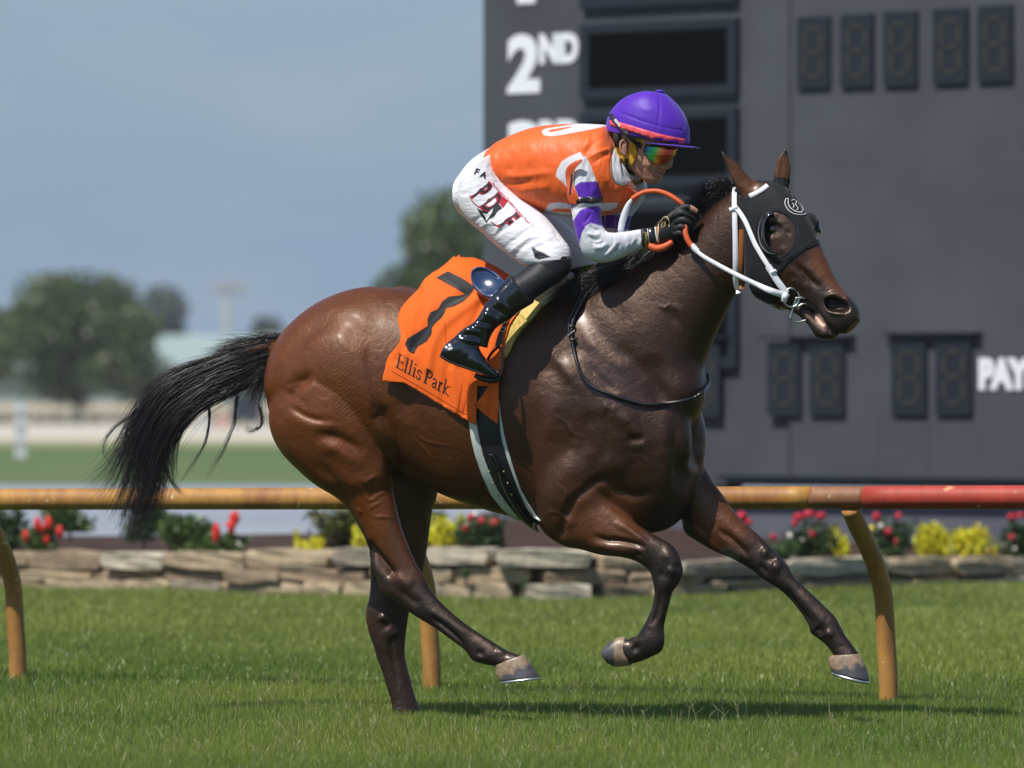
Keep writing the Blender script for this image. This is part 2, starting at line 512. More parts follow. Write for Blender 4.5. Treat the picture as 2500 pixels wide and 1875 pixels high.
ffore = limb([
 (1690,1080,1600,1200,.07,.02),(1735,1165,1640,1240,.066),(1761,1203,1662,1262,.062),(1787,1242,1672,1300,.056),(1813,1272,1716,1328,.05),(1843,1298,1765,1352,.044),
 (1866,1320,1806,1374,.039),(1899,1353,1838,1393,.039),(1924,1383,1860,1411,.039),(1938,1407,1884,1427,.034),(1958,1428,1905,1440,.028),(1984,1452,1930,1464,.025),(2015,1482,1958,1500,.025),
 (2038,1505,1974,1526,.029),(2052,1530,1980,1545,.034),(2064,1552,2002,1562,.031),(2082,1576,2020,1578,.028),(2098,1598,2036,1600,.032),(2102,1604,2036,1606,.032)], lambda p: yb(p) + 0.12, PSI, n=36, sub=6)
dock = tube3([P(700,850,yb(700)), P(660,848,yb(660)), P(610,858,yb(620)), P(560,880,yb(560)),P(510,915,yb(520))], [.035,.032,.026,.02,.012])
# far haunch showing over the back
farhip = limb([(905,760,905,960,.08),(955,704,950,960,.11),(1010,703,1005,980,.11),(1080,722,1075,1000,.08)], lambda p: yb(p) + 0.17, PSI, n=20)

ear_n = limb([(1757,364,1760,366,.003),(1765,384,1777,380,.007),(1774,405,1796,396,.013),(1786,432,1818,419,.018),(1798,462,1840,440,.022),(1816,482,1854,466,.024)], lambda p: yh(1822) - .055, R(40), n=28)
ear_f = limb([(1917,361,1921,364,.003),(1899,383,1927,387,.008),(1892,410,1931,408,.013),(1890,432,1927,440,.017),(1893,460,1920,465,.018)], lambda p: yh(1890) + .06, R(40), n=28)
brow_f = ball(P(1974, 550, yh(1950) + .055), (.038, .03, .045))
pec_n = ball(P(1618, 1070, yb(1618) - .09), (.115, .085, .17))
pec_f = ball(P(1672, 1070, yb(1672) + .08), (.085, .09, .17))
base = ball(P(1650, 950, yb(1650)), (.12, .15, .15))
brow_n = ball(P(1893, 535, yh(1893) - .078), (.05, .02, .028))
H = Skin([torso, neck, head, jaw, nhind, fhind, nfore, ffore, dock, farhip, pec_n, pec_f, base, ear_n, ear_f, brow_f, brow_n], 0.005, 8)
# soften where limbs and neck grow out of the trunk
def blend(sk, pts, it, feather=30):
    w = sk.poly(pts, feather, 3)
    idx = np.nonzero(w > 0)[0]; em = (w[sk.e] > 0).any(1); e = sk.e[em]
    loc = np.unique(e.ravel()); mp_ = np.full(len(w), -1); mp_[loc] = np.arange(len(loc)); e = mp_[e]
    v = sk.v[loc].copy(); ww = (0.6 * w[loc])[:, None]; n = len(loc)
    deg = np.bincount(e.ravel(), minlength=n).astype(float)[:, None]
    for _ in range(it):
        s = np.stack([np.bincount(e[:, 0], v[e[:, 1], k], n) + np.bincount(e[:, 1], v[e[:, 0], k], n) for k in range(3)], 1)
        v = v + (s / deg - v) * ww
    sk.v[loc] = v
    sk.sync()
blend(H, [(1360,660),(1500,640),(1590,800),(1700,860),(1760,960),(1700,1060),(1560,1020),(1450,860)], 110, 60)
blend(H, [(1270,1000),(1420,1020),(1560,1100),(1520,1230),(1420,1170),(1290,1130)], 60, 50)
blend(H, [(1560,1160),(1740,1080),(1760,1200),(1640,1290),(1560,1260)], 50, 30)
blend(H, [(640,830),(720,800),(900,790),(960,900),(970,1060),(920,1060),(880,980),(800,860),(700,860),(660,960)], 60, 40)
blend(H, [(1780,470),(1870,440),(1850,640),(1800,700),(1770,600)], 40, 30)
blend(H, [(900,1000),(1100,1060),(1110,1250),(1030,1260),(960,1160)], 30, 30)
# ---- muscle relief, read off the photograph
B_, S_ = H.bulge, H.stroke
def sy(): H.sync()
B_([(702,918),(714,885),(736,849),(772,816),(811,804),(856,812),(884,860),(905,950),(922,1030),(946,1100),(930,1180),(800,1190),(735,1140),(690,1060)], .020, 26); sy()
B_([(690,800),(780,745),(862,748),(868,800),(800,790),(730,830),(690,890),(655,960),(640,930)], .010, 26)
B_([(880,720),(1000,715),(1010,900),(950,980),(905,900),(880,800)], .006, 40)
S_([(858,738),(872,762),(884,790),(886,820)], 18.0, 0.0070)                       # point of hip
S_([(862,790),(862,818)], 17.0, -0.0078, ends=False)                              # hollow under it
S_([(856,814),(811,796),(772,806),(734,838),(708,878),(696,915)], 11.2, -0.0057)
S_([(868,822),(880,850),(888,880)], 8.0, 0.0048)
S_([(775,914),(742,932),(716,954),(697,978)], 16.2, -0.0135); S_([(712,950),(700,974),(704,985)], 18.8, -0.0096)
S_([(776,926),(750,945),(730,975)], 15.0, 0.0057)
S_([(676,990),(712,1014),(748,1034),(785,1044),(828,1046)], 22, 0.0058)
S_([(700,985),(722,1002),(752,1019),(788,1027),(828,1028)], 8.0, -0.0080)
S_([(762,1060),(811,1066),(850,1082),(892,1110)], 13.8, -0.0126)
S_([(770,1090),(812,1096),(850,1118),(880,1150)], 16.2, 0.0087)
S_([(762,1120),(800,1158),(838,1200),(870,1250)], 13.8, -0.0078)
S_([(820,1110),(850,1160),(870,1210),(890,1270)], 20.0, 0.0057)
S_([(956,978),(934,992),(913,1010),(906,1000),(898,960),(886,910),(877,860)], 7.0, 0.0056)
S_([(913,1018),(930,1050),(946,1090),(954,1130)], 11.2, 0.0078)
S_([(930,1006),(948,1050),(966,1110),(975,1150)], 16.2, -0.0153, ends=False)
S_([(640,900),(638,960),(652,1020),(690,1075)], 18.8, 0.0048)
sy()
for q in ([(875,1165),(890,1178),(905,1168),(925,1160)], [(885,1195),(903,1222),(925,1208),(950,1200)], [(903,1222),(906,1240),(915,1233),(945,1222)], [(908,1262),(935,1262),(972,1266)], [(872,1178),(890,1205),(905,1240)], [(870,1240),(885,1255)]):
    S_(q, 3.6, .0035)
S_([(902,1336),(925,1364),(952,1396)], 11.2, -0.0288, ends=False)                  # gap before the hamstring tendon
S_([(893,1290),(905,1340),(918,1385),(935,1420)], 6.0, 0.0072)
S_([(960,1400),(985,1420),(1010,1436)], 15.0, 0.0086); S_([(968,1432),(1000,1462),(1030,1478)], 11.2, -0.0086)
S_([(1045,1500),(1095,1538),(1140,1584)], 6.0, -0.0120); S_([(1030,1478),(1090,1515),(1150,1556)], 11.2, 0.0058)
S_([(1160,1590),(1185,1600)], 8.0, -0.0072); S_([(1210,1585),(1235,1600)], 8.0, 0.0048)
S_([(925,1520),(936,1505),(945,1525)], 7.0, 0.0120); S_([(950,1545),(960,1610),(975,1690)], 7.0, -0.0072); S_([(940,1530),(965,1560)], 15.0, 0.0086)
# flank, barrel, shoulder
S_([(1010,1150),(1100,1200),(1180,1220)], 37.5, 0.0048); S_([(985,1010),(1040,1080),(1130,1130)], 50.0, -0.0057)
B_([(1313,1100),(1330,960),(1400,880),(1490,920),(1540,1040),(1490,1180),(1400,1230),(1320,1290)], .016, 34); sy()
S_([(1300,960),(1306,1040),(1306,1120),(1312,1200)], 20.0, -0.0115)
S_([(1277,852),(1340,862),(1370,890),(1400,930),(1440,962)], 12.5, 0.0048); S_([(1290,885),(1350,910),(1390,960)], 20.0, -0.0048)
S_([(1412,760),(1440,830),(1480,872),(1527,903),(1560,960)], 21.2, 0.0096)
S_([(1418,872),(1451,910),(1483,942),(1515,965)], 12.5, -0.0078); S_([(1450,980),(1500,1000),(1535,1040)], 22.5, 0.0067)
S_([(1500,840),(1545,880),(1575,930)], 20.0, -0.0057)
S_([(1385,700),(1372,790),(1380,890)], 20.0, -0.0048)
S_([(1536,1030),(1550,1055),(1560,1080)], 18.8, 0.0096, ends=False); S_([(1545,1072),(1562,1072)], 11.2, -0.0096, ends=False)
S_([(1560,1000),(1610,1020),(1640,1080),(1630,1150),(1580,1190)], 27.5, 0.0067)
S_([(1650,1010),(1648,1080),(1655,1150),(1650,1210)], 17.5, -0.0174)
S_([(1690,1080),(1700,1130),(1680,1170)], 20.0, 0.0078)
S_([(1476,1171),(1452,1178),(1428,1198),(1408,1214),(1394,1236),(1380,1262),(1368,1300)], 11.0, -0.0124, ends=False)
S_([(1479,1172),(1510,1196),(1550,1210),(1600,1200)], 12.5, -0.0115)
S_([(1420,1120),(1370,1170),(1345,1240)], 27.5, 0.0057)
S_([(1400,1110),(1390,1080),(1410,1050)], 12.5, -0.0039)
S_([(1350,1290),(1380,1270),(1400,1290)], 12.5, 0.0072)
S_([(1440,1302),(1475,1318),(1516,1321),(1557,1330),(1580,1340)], 7.0, -0.0144)
S_([(1486,1269),(1543,1299),(1590,1336)], 8.0, 0.0072); S_([(1462,1240),(1510,1262),(1560,1296)], 15.0, 0.0057)
S_([(1430,1325),(1490,1340),(1550,1352)], 11.2, 0.0086); S_([(1549,1348),(1566,1362)], 5.0, -0.0072)
S_([(1610,1350),(1640,1362),(1650,1385)], 13.8, 0.0086); S_([(1600,1400),(1640,1408)], 12.5, -0.0058); S_([(1625,1388),(1650,1400)], 12.5, 0.0086)
S_([(1612,1440),(1605,1490),(1590,1530)], 6.0, -0.0096); S_([(1545,1575),(1560,1590)], 11.2, -0.0072)
S_([(1680,1255),(1720,1300),(1760,1335),(1800,1365),(1850,1400)], 8.0, -0.0048)
S_([(1750,1290),(1790,1320),(1830,1360)], 8.0, -0.0120); S_([(1730,1240),(1790,1290),(1840,1340)], 17.5, 0.0057)
S_([(1690,1290),(1740,1330),(1790,1358)], 15.0, 0.0086)
S_([(1855,1345),(1880,1352)], 11.2, 0.0100); S_([(1880,1378),(1910,1390)], 13.8, 0.0117); S_([(1850,1375),(1880,1408)], 8.0, -0.0072); S_([(1866,1362),(1900,1368)], 6.0, -0.0060)
S_([(1915,1430),(1945,1480),(1985,1525)], 6.0, -0.0120); S_([(1990,1530),(2010,1550)], 13.8, -0.0117); S_([(2015,1540),(2035,1556)], 8.0, 0.0072); S_([(1940,1440),(1985,1490),(2025,1530)], 12.5, 0.0058)
for q in ([(1240,1120),(1290,1140),(1300,1170)], [(1480,980),(1476,1002),(1470,1020)], [(1500,985),(1497,1010),(1490,1034)], [(1350,1180),(1380,1200),(1376,1230),(1392,1250)], [(1330,1260),(1350,1250),(1380,1266),(1400,1300)], [(1352,1296),(1372,1284),(1390,1292)],
          [(1560,1110),(1580,1130),(1576,1160)], [(1340,1010),(1380,1030),(1400,1060),(1440,1070)], [(1000,1060),(1040,1100),(1060,1130)], [(1010,1060),(1050,1080),(1110,1090)], [(1740,1290),(1760,1310),(1790,1330)]):
    S_(q, 3.8, .0024)
S_([(1590,860),(1600,930),(1640,1000)], 26, -0.0100); S_([(1540,800),(1500,760),(1460,730)], 30, -0.0060); S_([(1460,1120),(1500,1140),(1540,1130)], 26, 0.0080)
S_([(1450,1000),(1430,1050),(1440,1110)], 20, -0.0080); S_([(1370,960),(1350,1020),(1350,1080)], 26, 0.0070)
S_([(1060,800),(1100,1000),(1180,1140)], 60, 0.0060); S_([(960,860),(985,960),(1000,1040)], 24, -0.0100)
# neck
S_([(1800,640),(1770,720),(1730,800),(1690,880),(1640,960)], 25.0, -0.0062); S_([(1840,600),(1820,680),(1790,740),(1755,810)], 20.0, 0.0037)
S_([(1740,620),(1690,700),(1620,780),(1560,840)], 37.5, 0.0037)
S_([(1636,768),(1648,782)], 13.8, -0.0062, ends=False); S_([(1630,745),(1662,760),(1655,800)], 8.0, 0.0032)
S_([(1607,740),(1622,752),(1640,738)], 4.0, 0.0032)
# face
S_([(1920,648),(1946,668),(1965,690)], 8, .004); S_([(1935,640),(1958,662),(1985,690),(2010,706)], 7, -.008)
S_([(1960,640),(1990,670),(2010,690)], 10, .004); S_([(1930,678),(1955,694),(1975,712)], 9, .005)
S_([(1905,600),(1930,630)], 9, .004)
sy()
S_([(2014,735),(2018,725),(2035,718),(2058,722),(2072,738),(2072,755)], 6, .007); S_([(2018,745),(2026,758),(2045,766),(2066,762)], 5, .006)
nost = H.poly([(2016,738),(2024,730),(2044,730),(2062,738),(2072,750),(2066,760),(2044,760),(2026,756)], 5, 3) * H.facing()
sy(); H.v += np.array([-0.25, 0.9, 0.1])[None, :] * (nost * .042)[:, None]
sy()
S_([(1944,724),(1973,742),(1991,756),(2004,770),(2016,788),(2030,806),(2050,820)], 4.0, -.016, ends=False)
S_([(1990,745),(2012,768),(2030,790),(2046,806)], 7, .004); S_([(2000,812),(2020,820)], 8, .003)
eyeb = H.poly([(1868,556),(1880,546),(1896,544),(1908,556),(1902,570),(1886,576),(1872,570)], 8, 3) * H.facing()
H.v += np.array([0, 1, 0])[None, :] * (eyeb * .006)[:, None]
sy()
S_([(1862,560),(1878,543),(1900,541),(1916,556)], 5, .003); S_([(1870,574),(1888,582),(1906,574)], 5, .001); S_([(1915,560),(1930,574)], 3.5, -.004)

# creases in the ears
S_([(1772,392),(1800,430),(1826,455)], 7, -.004); S_([(1911,385),(1908,420),(1906,445)], 6, -.003)
H.smooth(2)
blend(H, [(835,720),(900,720),(905,800),(880,850),(840,830),(800,815),(800,790)], 90, 30)
blend(H, [(790,880),(900,880),(930,1000),(850,1050),(780,1000)], 5, 20)
# coat colours (bay): warm on the quarters, darker forehand, black points
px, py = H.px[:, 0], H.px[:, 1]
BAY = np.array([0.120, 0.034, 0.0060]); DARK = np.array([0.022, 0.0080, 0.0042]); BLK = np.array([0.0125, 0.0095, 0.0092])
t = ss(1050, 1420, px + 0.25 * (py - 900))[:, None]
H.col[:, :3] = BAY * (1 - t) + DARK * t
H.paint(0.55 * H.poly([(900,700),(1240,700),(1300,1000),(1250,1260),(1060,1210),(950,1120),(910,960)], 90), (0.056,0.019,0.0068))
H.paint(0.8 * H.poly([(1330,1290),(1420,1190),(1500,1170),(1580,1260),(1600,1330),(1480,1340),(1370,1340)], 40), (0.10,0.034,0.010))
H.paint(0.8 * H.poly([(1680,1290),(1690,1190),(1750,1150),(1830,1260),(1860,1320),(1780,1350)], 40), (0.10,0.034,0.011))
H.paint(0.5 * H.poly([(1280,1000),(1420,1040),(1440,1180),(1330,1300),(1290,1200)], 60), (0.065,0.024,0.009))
def along(a, b, lo, hi):
    d = np.array(b, float) - a; L = np.linalg.norm(d); return ss(lo * L, hi * L, ((H.px - a) @ (d / L)))
nh = H.poly([(840,1200),(1000,1200),(1090,1450),(1300,1590),(1330,1700),(1180,1660),(900,1500),(860,1330)], 0)
H.paint(nh * along((925,1280), (1000,1500), .25, .85), BLK)
H.paint(nh * (H.poly([(895,1310),(925,1352),(955,1398),(962,1450),(905,1450),(870,1300),(840,1230),(850,1230)], 12)), BLK)
fh = H.poly([(885,1425),(1010,1425),(1070,1800),(930,1800)], 10); H.paint(fh * 0.96, (0.024,0.014,0.012))
H.paint(0.6 * H.poly([(985,1170),(1075,1190),(1050,1400),(900,1420),(940,1300)], 20), (0.04,0.018,0.010))
nf = H.poly([(1480,1230),(1690,1230),(1700,1660),(1440,1660),(1490,1500),(1560,1400)], 0)
H.paint(nf * along((1500,1290), (1640,1360), .15, .8), BLK)
ff = H.poly([(1700,1180),(1900,1240),(2200,1560),(2160,1700),(1980,1640),(1760,1400)], 0)
H.paint(ff * along((1740,1230), (1880,1370), .35, .95), BLK)
H.paint(0.8 * H.poly([(1755,1342),(1780,1336),(1806,1352),(1800,1368),(1775,1362)], 6), (0.12,0.11,0.09))
face = H.poly([(1990,690),(2060,690),(2120,740),(2120,850),(1960,850),(1940,740)], 30)
H.paint(0.9 * face, (0.016,0.0125,0.0125)); H.paint(0.75 * H.poly([(1985,600),(2035,620),(2100,715),(2060,728),(2010,690),(1975,640)], 14), (0.125,0.045,0.017))
H.paint(0.8 * H.poly([(1850,515),(1944,515),(1944,625),(1850,625)], 16), (0.024,0.013,0.010)); H.paint(.9 * H.poly([(1866,546),(1880,538),(1900,540),(1914,556),(1904,576),(1880,578),(1868,564)], 6), (.007,.005,.005))
H.paint(.9 * H.poly([(1768,385),(1800,390),(1845,430),(1850,480),(1810,480),(1790,450)], 8), (.085,.032,.013)); H.paint(.9 * H.poly([(1885,370),(1935,370),(1935,450),(1885,455)], 8), (.10,.038,.016))
H.paint(H.poly([(1750,355),(1775,372),(1772,400),(1758,385)], 10), BLK); H.paint(H.poly([(1905,355),(1930,360),(1925,382),(1905,378)], 10), BLK)
H.paint(np.clip(nost * 1.6, 0, 1), (0.003,0.001,0.001))  # shade of the nostril hollow painted near black into the coat
H.paint(0.9 * H.poly([(1990,765),(2000,768),(2012,782),(2018,796),(2008,798),(1996,790),(1990,778)], 2), (0.5,0.33,0.28))
H.paint(.35 * H.poly([(760,760),(900,730),(960,820),(930,960),(860,980),(770,880)], 50), (0.085,0.033,0.016))
H.paint(.5 * H.poly([(690,1060),(800,1090),(900,1130),(900,1180),(800,1190),(730,1140)], 30), (0.085,0.026,0.007))
# fine skin creases between stifle and flank: a phase that runs across them
qx, qy = px, py
H.attr['crease'] = (qy + 0.62 * qx + 26 * np.sin((qx - 760) / 70.0)) / 9.5 * 2 * np.pi * 0.83
c2 = (qx * 0.86 - 0.42 * qy) / 8.5 * 2 * np.pi * 0.83
H.attr['crease2'] = c2
H.attr['cmask'] = H.poly([(796,886),(838,880),(876,945),(900,1005),(908,1040),(862,1036),(816,1010),(796,950)], 34) * H.facing()
H.attr['cmask2'] = H.poly([(862,868),(900,880),(956,960),(946,980),(912,1004),(886,940)], 14) * H.facing()
shoulder = H.poly([(1398,760),(1440,740),(1500,820),(1545,890),(1560,960),(1530,1020),(1460,990),(1420,900)], 40)
H.attr['sweat'] = (0.25 + 0.75 * shoulder) * (1 - H.poly([(820,700),(920,700),(930,830),(860,860),(790,820)], 40))

def coat_mat():
    m = mat('horse_coat', vcol=True, rough=0.42, spec=0.5, sheen=0.0, var=0.16, vscale=14, detail=8, bump=0.0)
    n, l = m.node_tree.nodes, m.node_tree.links; b = n['Principled BSDF']
    tc = n.new('ShaderNodeTexCoord')
    # hair grain
    mp = n.new('ShaderNodeMapping'); mp.inputs['Scale'].default_value = (120, 120, 420); mp.inputs['Rotation'].default_value = (0, R(28), 0); l.new(tc.outputs['Object'], mp.inputs[0])
    g = n.new('ShaderNodeTexNoise'); g.inputs['Scale'].default_value = 1.0; g.inputs['Detail'].default_value = 4; l.new(mp.outputs[0], g.inputs['Vector'])
    g2 = n.new('ShaderNodeTexNoise'); g2.inputs['Scale'].default_value = 28; g2.inputs['Detail'].default_value = 5; g2.inputs['Distortion'].default_value = 0.6; l.new(tc.outputs['Object'], g2.inputs['Vector'])
    def crease(a, mk_):
        at = n.new('ShaderNodeAttribute'); at.attribute_name = a; s = n.new('ShaderNodeMath'); s.operation = 'SINE'
        ns = n.new('ShaderNodeMath'); ns.operation = 'MULTIPLY_ADD'; l.new(g2.outputs['Fac'], ns.inputs[0]); ns.inputs[1].default_value = 13.0; l.new(at.outputs['Fac'], ns.inputs[2])
        l.new(ns.outputs[0], s.inputs[0])
        k = n.new('ShaderNodeAttribute'); k.attribute_name = mk_; x = n.new('ShaderNodeMath'); x.operation = 'MULTIPLY'; l.new(s.outputs[0], x.inputs[0]); l.new(k.outputs['Fac'], x.inputs[1]); return x
    c1, c2 = crease('crease', 'cmask'), crease('crease2', 'cmask2')
    ad = n.new('ShaderNodeMath'); ad.operation = 'ADD'; l.new(c1.outputs[0], ad.inputs[0]); l.new(c2.outputs[0], ad.inputs[1])
    b1 = n.new('ShaderNodeBump'); b1.inputs['Strength'].default_value = 0.8; b1.inputs['Distance'].default_value = 0.00038; l.new(ad.outputs[0], b1.inputs['Height'])
    b2 = n.new('ShaderNodeBump'); b2.inputs['Strength'].default_value = 0.6; b2.inputs['Distance'].default_value = 0.0055; l.new(g2.outputs['Fac'], b2.inputs['Height']); l.new(b1.outputs[0], b2.inputs['Normal'])
    b3 = n.new('ShaderNodeBump'); b3.inputs['Strength'].default_value = 0.7; b3.inputs['Distance'].default_value = 0.0016; l.new(g.outputs['Fac'], b3.inputs['Height']); l.new(b2.outputs[0], b3.inputs['Normal'])
    l.new(b3.outputs[0], b.inputs['Normal'])
    # sweat-damp gloss
    sw = n.new('ShaderNodeAttribute'); sw.attribute_name = 'sweat'
    mr = n.new('ShaderNodeMapRange'); mr.inputs['To Min'].default_value = 0.46; mr.inputs['To Max'].default_value = 0.35
    cw = n.new('ShaderNodeMapRange'); cw.inputs['To Min'].default_value = 0.05; cw.inputs['To Max'].default_value = 1.0; l.new(sw.outputs['Fac'], cw.inputs['Value']); l.new(cw.outputs[0], b.inputs['Coat Weight']); l.new(sw.outputs['Fac'], mr.inputs['Value'])
    g3 = n.new('ShaderNodeTexNoise'); g3.inputs['Scale'].default_value = 60; g3.inputs['Detail'].default_value = 6; g3.inputs['Roughness'].default_value = .65; l.new(tc.outputs['Object'], g3.inputs['Vector'])
    ra = n.new('ShaderNodeMath'); ra.operation = 'MULTIPLY_ADD'; ra.inputs[1].default_value = .34; l.new(g3.outputs['Fac'], ra.inputs[0]); sb = n.new('ShaderNodeMath'); sb.operation = 'SUBTRACT'; sb.inputs[1].default_value = .17; l.new(mr.outputs[0], sb.inputs[0]); l.new(sb.outputs[0], ra.inputs[2]); l.new(ra.outputs[0], b.inputs['Roughness'])
    b4 = n.new('ShaderNodeBump'); b4.inputs['Strength'].default_value = 0.6; b4.inputs['Distance'].default_value = 0.0028; l.new(g3.outputs['Fac'], b4.inputs['Height']); l.new(b3.outputs[0], b4.inputs['Normal']); l.new(b4.outputs[0], b.inputs['Normal'])
    b.inputs['Specular Tint'].default_value = (1, .74, .58, 1); b.inputs['Coat Tint'].default_value = (1, .86, .76, 1)
    b.inputs['Coat Weight'].default_value = 0.15; b.inputs['Coat Roughness'].default_value = 0.24
    return m
COAT = coat_mat()
horse = empty('horse', (0, 0, 0), 'dark bay racehorse galloping to the right in a black blinker hood, saddled and ridden', 'horse')
HB = H.bvh()
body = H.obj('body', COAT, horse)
# ================================================================ ground
def sheet(name, pts, z, material, kind='structure'):
    o = mk(name, [(p[0], p[1], z) for p in pts], [tuple(range(len(pts)))], material, smooth=False); return tag(o, kind=kind)
def ground_mat(name, c1, c2, s1=.6, s2=8, rough=.9, bump=.5, c3=None):
    m = bpy.data.materials.new(name); m.use_nodes = True; n, l = m.node_tree.nodes, m.node_tree.links; b = n['Principled BSDF']
    b.inputs['Roughness'].default_value = rough; b.inputs['Specular IOR Level'].default_value = .2
    tc = n.new('ShaderNodeTexCoord')
    a = n.new('ShaderNodeTexNoise'); a.inputs['Scale'].default_value = s1; a.inputs['Detail'].default_value = 6; l.new(tc.outputs['Object'], a.inputs['Vector'])
    a2 = n.new('ShaderNodeTexNoise'); a2.inputs['Scale'].default_value = s2; a2.inputs['Detail'].default_value = 5; l.new(tc.outputs['Object'], a2.inputs['Vector'])
    ad = n.new('ShaderNodeMath'); ad.operation = 'MULTIPLY_ADD'; ad.inputs[1].default_value = .5; l.new(a2.outputs['Fac'], ad.inputs[0]); l.new(a.outputs['Fac'], ad.inputs[2])
    r = n.new('ShaderNodeValToRGB'); l.new(ad.outputs[0], r.inputs[0]); e = r.color_ramp.elements
    e[0].position = .55; e[0].color = (*c1, 1); e[1].position = .95; e[1].color = (*c2, 1)
    l.new(r.outputs[0], b.inputs['Base Color'])
    bp = n.new('ShaderNodeBump'); bp.inputs['Strength'].default_value = bump; bp.inputs['Distance'].default_value = .03; l.new(a2.outputs['Fac'], bp.inputs['Height']); l.new(bp.outputs[0], b.inputs['Normal'])
    return m
GZ = -.07
TURFB = ground_mat('turf_base', (.030,.062,.014), (.050,.085,.022), 1.2, 30)
FIELD = ground_mat('infield_turf', (.085,.13,.045), (.12,.165,.062), .05, .6)
FIELDY = ground_mat('worn_turf', (.26,.25,.12), (.32,.29,.16), .05, .5)
SAND = ground_mat('dirt_track_sand', (.46,.42,.35), (.55,.51,.43), .04, .5)
DRY = ground_mat('dry_field', (.36,.30,.19), (.46,.39,.26), .02, .2)
PAVE = ground_mat('grey_apron', (.235,.26,.30), (.29,.315,.355), .2, 4)
MULCH = ground_mat('bark_mulch', (.045,.026,.020), (.095,.055,.042), 4, 60, bump=1)
# height-to-row: base rows are read off the photo; the far ground lies level
def gy(py, z=GZ): return ground_dy(py, z)
sheet('ground', [(-3000,-40),(3000,-40),(3000,5500),(-3000,5500)], GZ - .02, DRY)
sheet('turf_course', [(-60,-30),(60,-30),(60,26),(-60,26)], GZ, TURFB)
sheet('apron_pavement', [(-120,20.5),(60,20.5),(60,gy(1184)),(-120,gy(1184))], GZ + .004, PAVE)
sheet('far_turf', [(-400,gy(1184)),(300,gy(1184)),(300,gy(1088)),(-400,gy(1088))], GZ + .008, FIELD)
sheet('far_turf_edge', [(-400,gy(1088)),(300,gy(1088)),(300,gy(1075)),(-400,gy(1075))], GZ + .004, FIELDY)
sheet('dirt_track', [(-900,gy(1075)),(700,gy(1075)),(700,gy(1034)),(-900,gy(1034))], GZ, SAND)

# ================================================================ stone wall and flower bed
def wall_dy(px):
    return float(np.interp(px, [-900,-300,45,500,900,1350,1700,2100,2500,3300], [17.0,16.6,16.3,15.3,14.4,13.9,14.4,16.2,17.4,18.6]))
def wall_top(px):
    return float(np.interp(px, [-300,45,500,1070,1350,1700,1760,2100,2500,3000], [.205,.20,.225,.285,.275,.235,.19,.165,.14,.13]))
wall = empty('stone_wall', (0, 0, 0), 'low dry-laid limestone retaining wall in front of the flower bed', 'wall')
STONES = [mat('limestone_%s' % k, c, rough=.95, var=.30, vscale=7, bump=.6, bscale=20, bdist=.015, detail=6) for k, c in
          (('grey', (.24,.205,.155)), ('buff', (.36,.28,.18)), ('pale', (.42,.37,.28)), ('brown', (.25,.185,.12)))]
rs = np.random.default_rng(4)
def stone_mesh(L, Hh, D, seed):
    r = np.random.default_rng(seed)
    bm = bmesh.new(); bmesh.ops.create_cube(bm, size=1); bmesh.ops.subdivide_edges(bm, edges=bm.edges, cuts=2, use_grid_fill=True)
    for v in bm.verts:
        c = v.co.copy(); rr = 1 - .07 * (abs(c.x) > .49) * (abs(c.z) > .49)
        v.co = Vector((c.x * L * rr, c.y * D * rr, c.z * Hh * rr)) + Vector(r.normal(size=3)) * .005
    me = bpy.data.meshes.new('stone'); bm.to_mesh(me); bm.free(); me.shade_smooth() if False else None; return me
def put_stone(me, loc, rz, m, parent):
    me.materials.append(m); o = bpy.data.objects.new('stone', me); COL.objects.link(o); o.location = loc; o.rotation_euler = (0, 0, rz); keep_parent(o, parent)
seed = 0
for course in range(3):
    px = -420.0 + course * 60
    while px < 3000:
        w = (rs.uniform(130, 270), rs.uniform(110, 230), rs.uniform(90, 200))[course]
        top = wall_top(px + w / 2); dy = wall_dy(px + w / 2); dy2 = wall_dy(px + w); dy1 = wall_dy(px)
        x0 = P(px, 0, dy1).x; x1 = P(px + w, 0, dy2).x; L = math.hypot(x1 - x0, dy2 - dy1) - .012; rz = math.atan2(dy2 - dy1, x1 - x0)
        hcap = .115
        if course == 0: zc, hh = top - hcap / 2, hcap - .006; dd = dy + .02 * rs.normal()
        elif course == 1:
            if top < .16: px += w; continue
            hh = (top - hcap) * .62; zc = top - hcap - hh / 2 - .004; dd = dy + .035 + .022 * rs.normal()
        else:
            hh = max(.05, (top - hcap) * .40 + .05); zc = -.02 + hh / 2 - .03; dd = dy + .0 + .03 * rs.normal()
        if course == 1 and rs.random() < .04: px += w * .5; continue
        m = STONES[rs.choice(4, p=[[.22,.36,.32,.10],[.30,.35,.05,.30],[.25,.40,.2,.15]][course])]
        put_stone(stone_mesh(max(.08, L), hh * rs.uniform(.90, 1.03), .26, seed), ((x0 + x1) / 2, dd + .13, zc), rz, m, wall); seed += 1
        px += w
# dark earth behind the face
V = []; F_ = []
for i, px in enumerate(range(-500, 3300, 80)):
    d = wall_dy(px) + .10; a = P(px, 0, d); t = wall_top(px) - .045
    V += [(a.x, a.y, GZ), (a.x, a.y, t), (a.x * 1.2, 26 if px > 1150 else d + 4.6, t + .04)]
    if i: k = (i - 1) * 3; F_ += [(k, k + 3, k + 4, k + 1), (k + 1, k + 4, k + 5, k + 2)]
tag(mk('flower_bed_soil', V, F_, MULCH, smooth=False), kind='structure')

